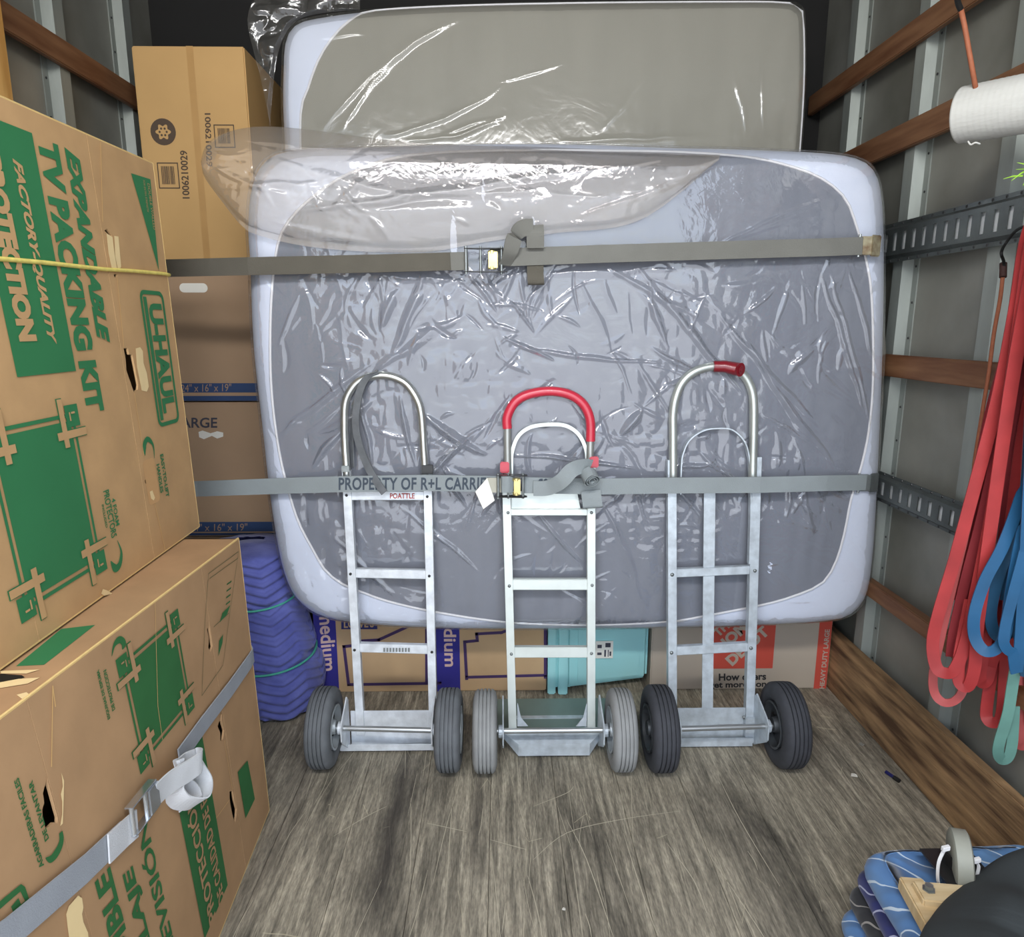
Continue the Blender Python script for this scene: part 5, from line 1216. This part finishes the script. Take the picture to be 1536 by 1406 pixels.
rb('long bright red rubber band, lowest loop on the left of the bunch', redb, [(1540, 360, .0), (1522, 470, .0), (1496, 600, 0), (1462, 730), (1432, 840), (1408, 920), (1399, 965, 0), (1404, 1000, -.01), (1418, 1010, -.02), (1432, 1004, -.02), (1448, 965, -.02), (1466, 880, -.02), (1486, 780, -.02), (1506, 650, -.02), (1530, 480, -.02), (1548, 360, -.02)])
rb('faded pink band ending in a small ring at the left foot of the red bunch', redb2, [(1470, 700, .03), (1440, 830, .03), (1412, 950, .03), (1400, 1010, .03), (1402, 1040, .03), (1416, 1054, .02), (1434, 1050, .01), (1446, 1028, .01), (1456, 960, .01), (1468, 880, .01)], w=.02)
rb('red band hanging just behind the leftmost loop, its end beside the pink ring', redb, [(1545, 420, -.035), (1520, 560, -.035), (1496, 720, -.035), (1478, 850, -.035), (1466, 940, -.035), (1462, 1000, -.035), (1452, 1030, -.03), (1438, 1020, -.02), (1440, 980, -.015), (1456, 900, -.01)])
rb('deep red band at the back of the bunch nearest the orange cord', redd, [(1534, 420, .05), (1512, 530, .05), (1488, 620, .05), (1468, 720, .05), (1448, 820, .05), (1430, 900, .05)], w=.03)
rb('deep red band beside the orange cord, half hidden under the bright red ones', redd, [(1540, 480, .02), (1516, 600, .02), (1494, 720, .02), (1472, 850, .02), (1452, 960, .02)], w=.04)
rb('red band passing behind the blue loop', redb, [(1548, 560, .03), (1530, 680, .03), (1515, 800, .03), (1500, 920, .03), (1486, 1000, .02), (1478, 1024, .01), (1470, 1015, .0), (1478, 960, -.005), (1496, 860, .0)])
rb('red band with a straight drop below the blue loop', redb, [(1520, 820, .03), (1505, 900, .03), (1492, 980, .03), (1480, 1060, .02), (1482, 1080, .01), (1494, 1084, .0), (1503, 1070, .0), (1508, 1000, .01), (1514, 900, .01)])
rb('red band crossing beneath the blue loop, second from the right', redb2, [(1532, 860, .02), (1524, 960, .02), (1516, 1030, .02), (1507, 1060, .02)])
rb('short red band end hanging beside the green strip at the frame edge', redb2, [(1545, 860, .02), (1538, 980, .02), (1532, 1060, .01), (1528, 1106, 0), (1534, 1118, 0), (1541, 1100, 0), (1548, 1000, 0)])
rb('red strand crossing slantwise under the blue loop', redb, [(1478, 1010, .025), (1492, 985, .015), (1506, 955, .01), (1520, 925, .01), (1534, 905, .01)])
rb('bright blue rubber band hanging in front of the red bunch', bluer, [(1548, 680, -.04), (1530, 750, -.05), (1504, 820, -.06), (1478, 870, -.06), (1462, 920, -.06), (1462, 955, -.06), (1476, 976, -.07), (1494, 974, -.08), (1508, 950, -.08), (1518, 880, -.08), (1534, 800, -.08), (1550, 740, -.08)], w=.025)
rb('dark blue band inside the bright blue loop', blued, [(1545, 720, -.03), (1520, 800, -.03), (1496, 870, -.03), (1486, 920, -.03), (1492, 950, -.03), (1508, 955, -.04), (1524, 920, -.05), (1536, 860, -.05)], w=.025)
rb('blue band at the frame edge above the dark coil', bluer, [(1550, 760, -.09), (1536, 830, -.1), (1520, 890, -.1), (1508, 940, -.1), (1506, 966, -.1), (1518, 978, -.1), (1530, 960, -.1)], w=.022)
rb('small dark blue coil at the right frame edge', blued, [(1548, 870, -.06), (1530, 890, -.07), (1522, 925, -.07), (1530, 960, -.07), (1545, 975, -.07)], w=.022)
rb('wide dark blue band behind the blue loops', blued, [(1552, 700, .0), (1534, 780, .0), (1514, 850, .0), (1500, 900, .0)], w=.05)
rb('pale green rubber strip with a torn edge hanging lowest at the right', greenr, [(1548, 900, -.05), (1532, 960, -.05), (1520, 1020, -.05), (1512, 1070, -.05), (1500, 1110, -.05), (1497, 1130, -.045), (1503, 1140, -.04), (1512, 1136, -.04), (1518, 1115, -.04), (1521, 1060, -.04)], w=.024)
rb('deep red band behind the brightest loops, near the slat', redd, [(1552, 520, .04), (1536, 640, .04), (1520, 760, .04), (1504, 880, .04), (1490, 960, .04)], w=.05)
rb('dark red band between the two long bright red strands', redd, [(1526, 520, .015), (1502, 640, .015), (1474, 770, .015), (1448, 870, .015), (1430, 950, .015), (1426, 985, .015)], w=.022)
hk = onY(*HK, 1.50)
tag(G().tube(catmull([(1.243, 1.50, hk.z + .03), (hk.x + .05, 1.50, hk.z + .02), (hk.x, 1.50, hk.z), (hk.x - .03, 1.50, hk.z + .01), (hk.x - .04, 1.5, hk.z + .05)], 6), .007, 10).build('wall_hook', steel, smooth='auto'), 'steel wall hook carrying the bunch of rubber bands, just beyond the right frame edge', 'hook')
# orange elastic cord with black hook
bc = thing('bungee_cord', 'orange bungee cord with black hook hanging from the upper wall track', 'cord', onX(1470, 650, 1.205)[:])
G().tube(catmull([onX(1504, 416, 1.20), onX(1500, 450, 1.205), onX(1491, 500, 1.205), (onX(1483, 560, 1.205)), onX(1470, 640, 1.205), onX(1461, 700, 1.205), onX(1456, 760, 1.205), onX(1448, 830, 1.205), onX(1440, 900, 1.205)], 6), .0045, 10).build('elastic_cord', M('orange_cord', (160, 94, 64), r=.7, var=.2, vs=80), bc, smooth=True)
G().tube(catmull([onX(1504, 418, 1.20), onX(1506, 395, 1.20), onX(1502, 380, 1.168), onX(1508, 366, 1.205), onX(1522, 348, 1.20), onX(1536, 340, 1.185), onX(1544, 340, 1.2)], 6), .0035, 8).build('hook', black, bc, smooth=True)
G().tube([onX(1504.5, 416, 1.20), onX(1505, 395, 1.205)], .008, 10).build('hook_collar', M('dark_brown_wrap', (60, 34, 30), r=.7), bc, smooth='auto')
# white roll slung from a slat by an orange cord
far, near = onY(1443, 173, 1.70), onY(1536, 156, 1.60); d = (near - far).normalized(); far2 = far; ln = .26
wr_ = thing('white_wrap_roll', 'white roll of wrapping material slung near the top right corner', 'roll', far[:])
wm = M('white_wrap', (198, 198, 192), r=.8, var=.08, vs=8, stretch=(1, 1, 6), bump=.2, bs=40)
prof = [(-.004, .0001), (-.004, .02), (-.002, .045)] + [(.0 + .004 * k, .0595 + .0003 * sin(k * 2.1)) for k in range(int(ln / .004))] + [(ln, .045), (ln, .0001)]
G().lathe(far2, d, prof, 48, close=False).build('wrap_layers', wm, wr_, smooth=True)
G().lathe(far2, d, [(-.006, .018), (-.006, .022), (.0, .022)], 24, close=False).build('core_tube', card, wr_, smooth=True)
P = catmull([onY(1452, 212, 1.66), onY(1456, 217, 1.655), onY(1463, 214, 1.65), onY(1470, 216, 1.65)], 5); G().tube(P, .002, 6).build('loose_end', wm, wr_, smooth=True)
k1 = far2 + d * .04
pts = [onY(1441, 12, 1.64), onY(1447, 40, 1.64), onY(1455, 85, 1.645), onY(1464, 135, 1.645)]
bc2 = thing('sling_cord', 'straight orange cord holding the white roll, hooked over a wooden slat', 'cord', pts[0][:])
G().tube(pts, .0052, 10).build('elastic_cord', MATS['orange_cord'], bc2, smooth=True)
G().tube(catmull([onY(1441, 14, 1.64), onY(1437, 4, 1.63), onY(1436, -8, 1.62), onY(1444, -14, 1.63), onX(1452, -10, 1.2)], 5), .006, 8).build('hook', black, bc2, smooth=True)
# green sprig at the frame edge
sp = G(); c = onY(1545, 262, 1.3); r5 = random.Random(3)
root_s = thing('green_sprig', 'small bright green sprig of needles poking in at the right edge', 'plant', c[:])
G().tube([c + Vector((.06, 0, .03)), c], .003, 6).build('stem', M('sprig_stem', (110, 120, 50), r=.8), root_s)
ng = M('sprig_green', (150, 200, 60), r=.7, var=.3, vs=60)
for k in range(26):
    a = c + Vector((r5.uniform(-.008, .03), r5.uniform(-.01, .01), r5.uniform(-.006, .014))); b = a + Vector((r5.uniform(-.03, .008), r5.uniform(-.02, .02), r5.uniform(-.022, .022)))
    G().tube([a, (a + b) / 2 + Vector((0, 0, .002)), b], [.0016, .0014, .0004], 5).build('needle', ng, root_s)

# ------------------------------------------------------------------ folded blankets, dolly and dark cover at the lower right
def quiltmat(name, base, line, c2, sc=11):
    mt = bpy.data.materials.new(name); mt.use_nodes = True; t = mt.node_tree; b = t.nodes['Principled BSDF']; N = t.nodes.new; L = t.links.new
    tc = N('ShaderNodeTexCoord'); n = N('ShaderNodeTexNoise'); n.inputs['Scale'].default_value = 7; L(tc.outputs['Object'], n.inputs['Vector'])
    cr_ = N('ShaderNodeValToRGB'); cr_.color_ramp.elements[0].color = lin(c2); cr_.color_ramp.elements[1].color = lin(base); cr_.color_ramp.elements[0].position = .35; cr_.color_ramp.elements[1].position = .65; L(n.outputs['Fac'], cr_.inputs[0])
    w_ = N('ShaderNodeTexWave'); w_.wave_type = 'BANDS'; w_.bands_direction = 'DIAGONAL'; w_.inputs['Scale'].default_value = sc; w_.inputs['Distortion'].default_value = 3.5; w_.inputs['Detail'].default_value = 0; w_.inputs['Detail Scale'].default_value = 2
    L(tc.outputs['Object'], w_.inputs['Vector'])
    gt_ = N('ShaderNodeMath'); gt_.operation = 'GREATER_THAN'; gt_.inputs[1].default_value = .985; L(w_.outputs['Fac'], gt_.inputs[0])
    mx = N('ShaderNodeMixRGB'); L(gt_.outputs[0], mx.inputs[0]); L(cr_.outputs[0], mx.inputs[1]); mx.inputs[2].default_value = lin(line); L(mx.outputs[0], b.inputs['Base Color'])
    b.inputs['Roughness'].default_value = .9; b.inputs['Sheen Weight'].default_value = .2
    bp = N('ShaderNodeBump'); bp.inputs['Strength'].default_value = .4; bp.inputs['Distance'].default_value = .01; iv = N('ShaderNodeMath'); iv.operation = 'SUBTRACT'; iv.inputs[0].default_value = 1; L(w_.outputs['Fac'], iv.inputs[1]); L(iv.outputs[0], bp.inputs['Height']); L(bp.outputs[0], b.inputs['Normal'])
    return mt
def folded(label, mat, far_left, near_left, right, z0, z1, r=.02, seed=1):
    """folded blanket slab: rounded soft slab, outline in plan from far left corner to near"""
    a, b = Vector(far_left), Vector(near_left); V = []; ns = 26; R_ = (z1 - z0) / 2
    # outline in plan
    P = [Vector((a.x, a.y)), Vector((right, a.y + .03)), Vector((right, b.y)), Vector((b.x, b.y))]
    out = []
    for i in range(4):
        p0, p1, p2 = P[i - 1], P[i], P[(i + 1) % 4]; d0 = (p0 - p1).normalized(); d2 = (p2 - p1).normalized(); rr_ = .035
        for k in range(7): t_ = k / 6; out.append((p1 + d0 * rr_ * (1 - t_) ** 2 + d2 * rr_ * t_ ** 2))
        nxt = p2 + (p1 - p2).normalized() * .035; cur = p1 + d2 * .035
        for k in range(1, 14): out.append(cur.lerp(nxt, k / 14))
    cen = sum(out, Vector((0, 0))) / len(out); n = len(out); rows = []
    for (s_, zt_) in [(.0, 1), (.35, 1), (.7, .995), (.86, .99)]: rows.append([(cen.lerp(p, s_), zt_) for p in out])
    for k in range(9):
        th = pi / 2 - pi * k / 8; rows.append([(p - (p - cen).normalized() * R_ * (1 - cos(th)), .5 + .5 * sin(th)) for p in out])
    rows.append([(cen, 0) for p in out])
    V = []; rs_ = np.random.RandomState(seed)
    for row in rows:
        for p, h in row:
            nz_ = float(vnoise(np.array([p.x * 14 + seed]), np.array([p.y * 14]), seed)[0]) - .5
            V.append((p.x + nz_ * .006, p.y + nz_ * .006, z0 + (z1 - z0) * h + nz_ * .012 * h * (1 if h > .9 else .5)))
    F = grid_faces(len(rows), n)
    o = mk('folded_blanket', V, F, mat, None, smooth=True); tag(o, label, 'blanket', 'folded moving blankets in the lower right corner'); return o
qa = quiltmat('light_blue_quilt', (96, 138, 186), (196, 212, 226), (70, 108, 158), 9)
qb = quiltmat('navy_quilt', (52, 58, 120), (180, 184, 210), (34, 38, 84), 9)
qc = quiltmat('black_quilt', (46, 46, 50), (150, 146, 140), (28, 28, 32), 9)
z4_, z3_, z2_, z1_, = .245, .165, .115, .06
def cn(px, py, z): p = onZ(px, py, z); return (p.x, p.y)
fa = cn(1290, 1282, z4_ - .02); na_ = cn(1372, 1425, z4_ - .02)
folded('light blue quilted moving blanket on top of the folded stack in the lower right corner', qa, fa, (na_[0] , na_[1] - .12), 1.17, z3_, z4_, seed=2)
fb = cn(1280, 1304, z3_ - .01); nb_ = cn(1345, 1425, z3_)
folded('navy quilted moving blanket, second of the folded stack', qb, fb, (nb_[0], nb_[1] - .12), 1.16, z2_, z3_ + .004, seed=5)
fc = cn(1268, 1330, z2_ - .01); nc_ = cn(1318, 1425, z2_)
folded('black patterned moving blanket, third of the folded stack', qc, fc, (nc_[0], nc_[1] - .12), 1.15, z1_, z2_ + .004, seed=8)
fd = cn(1256, 1372, z1_ - .02); nd_ = cn(1280, 1440, z1_)
folded('blue quilted moving blanket at the bottom of the folded stack', qa, fd, (nd_[0], nd_[1] - .10), 1.14, .001, z1_ + .004, seed=9)
# dolly: wooden frame corner with an upturned caster
wood = M('pale_wood', (224, 204, 164), r=.7, vs=6, stretch=(1, 8, 1), bump=.15, c2=(196, 168, 124), var=.2); greyw = M('caster_rubber', (160, 162, 150), r=.6, var=.15, vs=20); ziptie = M('white_zip_tie', (232, 232, 232), r=.4)
D0 = onZ(1350, 1318, .28)
dz0 = .248
dl = thing('furniture_dolly', 'upturned furniture dolly, pale wooden corner and grey caster lying on the blankets', 'dolly', (D0.x + .06, D0.y - .05, dz0))
a = Vector(onZ(1348, 1315, .275)); b = Vector(onZ(1381, 1375, .275)); dd = (b - a).normalized(); pr = Vector((-dd.y, dd.x, 0)); pr = -pr if pr.x < 0 else pr
G().obox(a + Vector((0, 0, -.028)), dd * .22, pr * .045, Vector((0, 0, .03))).build('frame_rail', wood, dl, bevel=.003)
e_ = Vector(onZ(1368, 1320, .29)); G().obox(e_ + Vector((0, 0, -.03)) , pr * .35 , dd * .05, Vector((0, 0, .030))).build('frame_rail', wood, dl, bevel=.003)
bo = onZ(1394, 1328, .30); G().lathe((bo.x, bo.y, .288), (0, 0, 1), [(0, .012), (.004, .012), (.004, .008), (.012, .008), (.012, .0001)], 6, close=False).build('bolt', steel, dl)
wc = onY(1440, 1290, 1.20); wax = Vector((1, -.42, .10)).normalized()
G().lathe(wc - wax * .016, wax, [(0, .02), (0, .052), (.003, .057), (.029, .057), (.032, .052), (.032, .02)], 44, close=True).build('caster_wheel', greyw, dl, smooth='auto')
for s in (-1, 1):
    c = wc + wax * .024 * s; g = G(); g.bar(c + Vector((0, 0, .012)), (c.x + .0, c.y - .0, .285), Vector((0, 1, 0)), .035, .003); g.build('caster_fork', darksteel, dl)
G().obox((wc.x - .05, wc.y - .05, .283), (.1, 0, 0), (0, .1, 0), (0, 0, .004)).build('caster_plate', darksteel, dl)
for s, (p0, p1, p2, p3) in ((-1, ((1417, 1274), (1408, 1295), (1407, 1322), (1414, 1340))), (1, ((1463, 1292), (1468, 1300), (1466, 1312), (1464, 1322)))):
    P = catmull([onY(*p0, 1.17), onY(*p1, 1.165), onY(*p2, 1.165), onY(*p3, 1.17)], 6); G().ribbon(P, Vector((.5, -1, 0)), .0055, .0022).build('zip_tie', ziptie, dl)
    q0 = onY(*p0, 1.165); G().obox(q0 - Vector((.006, .005, .004)), (.014, 0, .004), (0, .008, 0), (0, 0, .009)).build('zip_tie_head', ziptie, dl, bevel=.001)
# dark grey cover
cov = M('dark_grey_cloth', (58, 64, 66), r=.9, var=.25, vs=5, bump=.1, bs=250)
nu, nv = 90, 70; edge = [(1300, 1590), (1345, 1480), (1372, 1412), (1384, 1388), (1400, 1356), (1418, 1332), (1445, 1314), (1480, 1296), (1520, 1286), (1580, 1280)]
ep = catmull([onZ(x, y, .30) for x, y in edge], 14); m_ = len(ep); V = []
for j in range(nv):
    t_ = j / (nv - 1)
    for i in range(nu):
        e0 = ep[int(i / (nu - 1) * (m_ - 1))]; inward = Vector((1.25, .72, 0)); tgt = e0.lerp(inward, t_)
        k = t_ * 1.0; h = .285 + .085 * min(1, k * 6) ** .5 * (1 if k < .7 else max(0, 1 - (k - .7))) + .018 * sin(i * .16 + k * 4) * min(1, k * 4) + .02 * sin((tgt.x * 9 + tgt.y * 14))
        z = .262 + (h - .285 + .02) if t_ > 0 else .258
        V.append((tgt.x, tgt.y, z))
o = mk('dark_cover', V + [(x, y, z - .012) for x, y, z in V], grid_faces(nv, nu, 0, False) + [q[::-1] for q in grid_faces(nv, nu, nu * nv, False)], cov, None, smooth=True)
tag(o, 'dark grey cloth cover draped over the dolly in the lower right corner', 'cover')
# bits on the floor
pb = thing('marker_pen', 'small dark blue pen lying on the floor near the right plank', 'pen', onZ(1338, 1166, .001)[:])
a, b = onZ(1329, 1158, .006), onZ(1349, 1172, .006); G().tube([a, a.lerp(b, .6)], .0055, 8).build('barrel', M('pen_blue', (30, 30, 90), r=.4), pb, smooth='auto'); G().tube([a.lerp(b, .6), b], .0065, 8).build('cap', black, pb, smooth='auto')
def scrap(label, px, py, s, mat, sd_):
    r_ = random.Random(sd_); c = onZ(px, py, 0); n = 7; P = [(c.x + s * r_.uniform(.5, 1) * cos(2 * pi * k / n), c.y + s * r_.uniform(.5, 1) * sin(2 * pi * k / n), .001 + r_.random() * .004) for k in range(n)]
    tag(mk('paper_scrap', P + [(x, y, z + .0015) for x, y, z in P], [tuple(range(n))[::-1], tuple(range(n, 2 * n))] + [(k, (k + 1) % n, n + (k + 1) % n, n + k) for k in range(n)], mat), label, 'scrap')
scrap('pale scrap of paper on the floor left of the blue pen', 1281, 1165, .014, MATS['paper_white'], 1)
scrap('small grey chip on the floor behind the right wheel', 1292, 1118, .010, M('grey_scrap', (150, 148, 140), r=.9), 2)
scrap('tiny white chip on the bare floor in the middle foreground', 846, 1366, .006, MATS['paper_white'], 3)
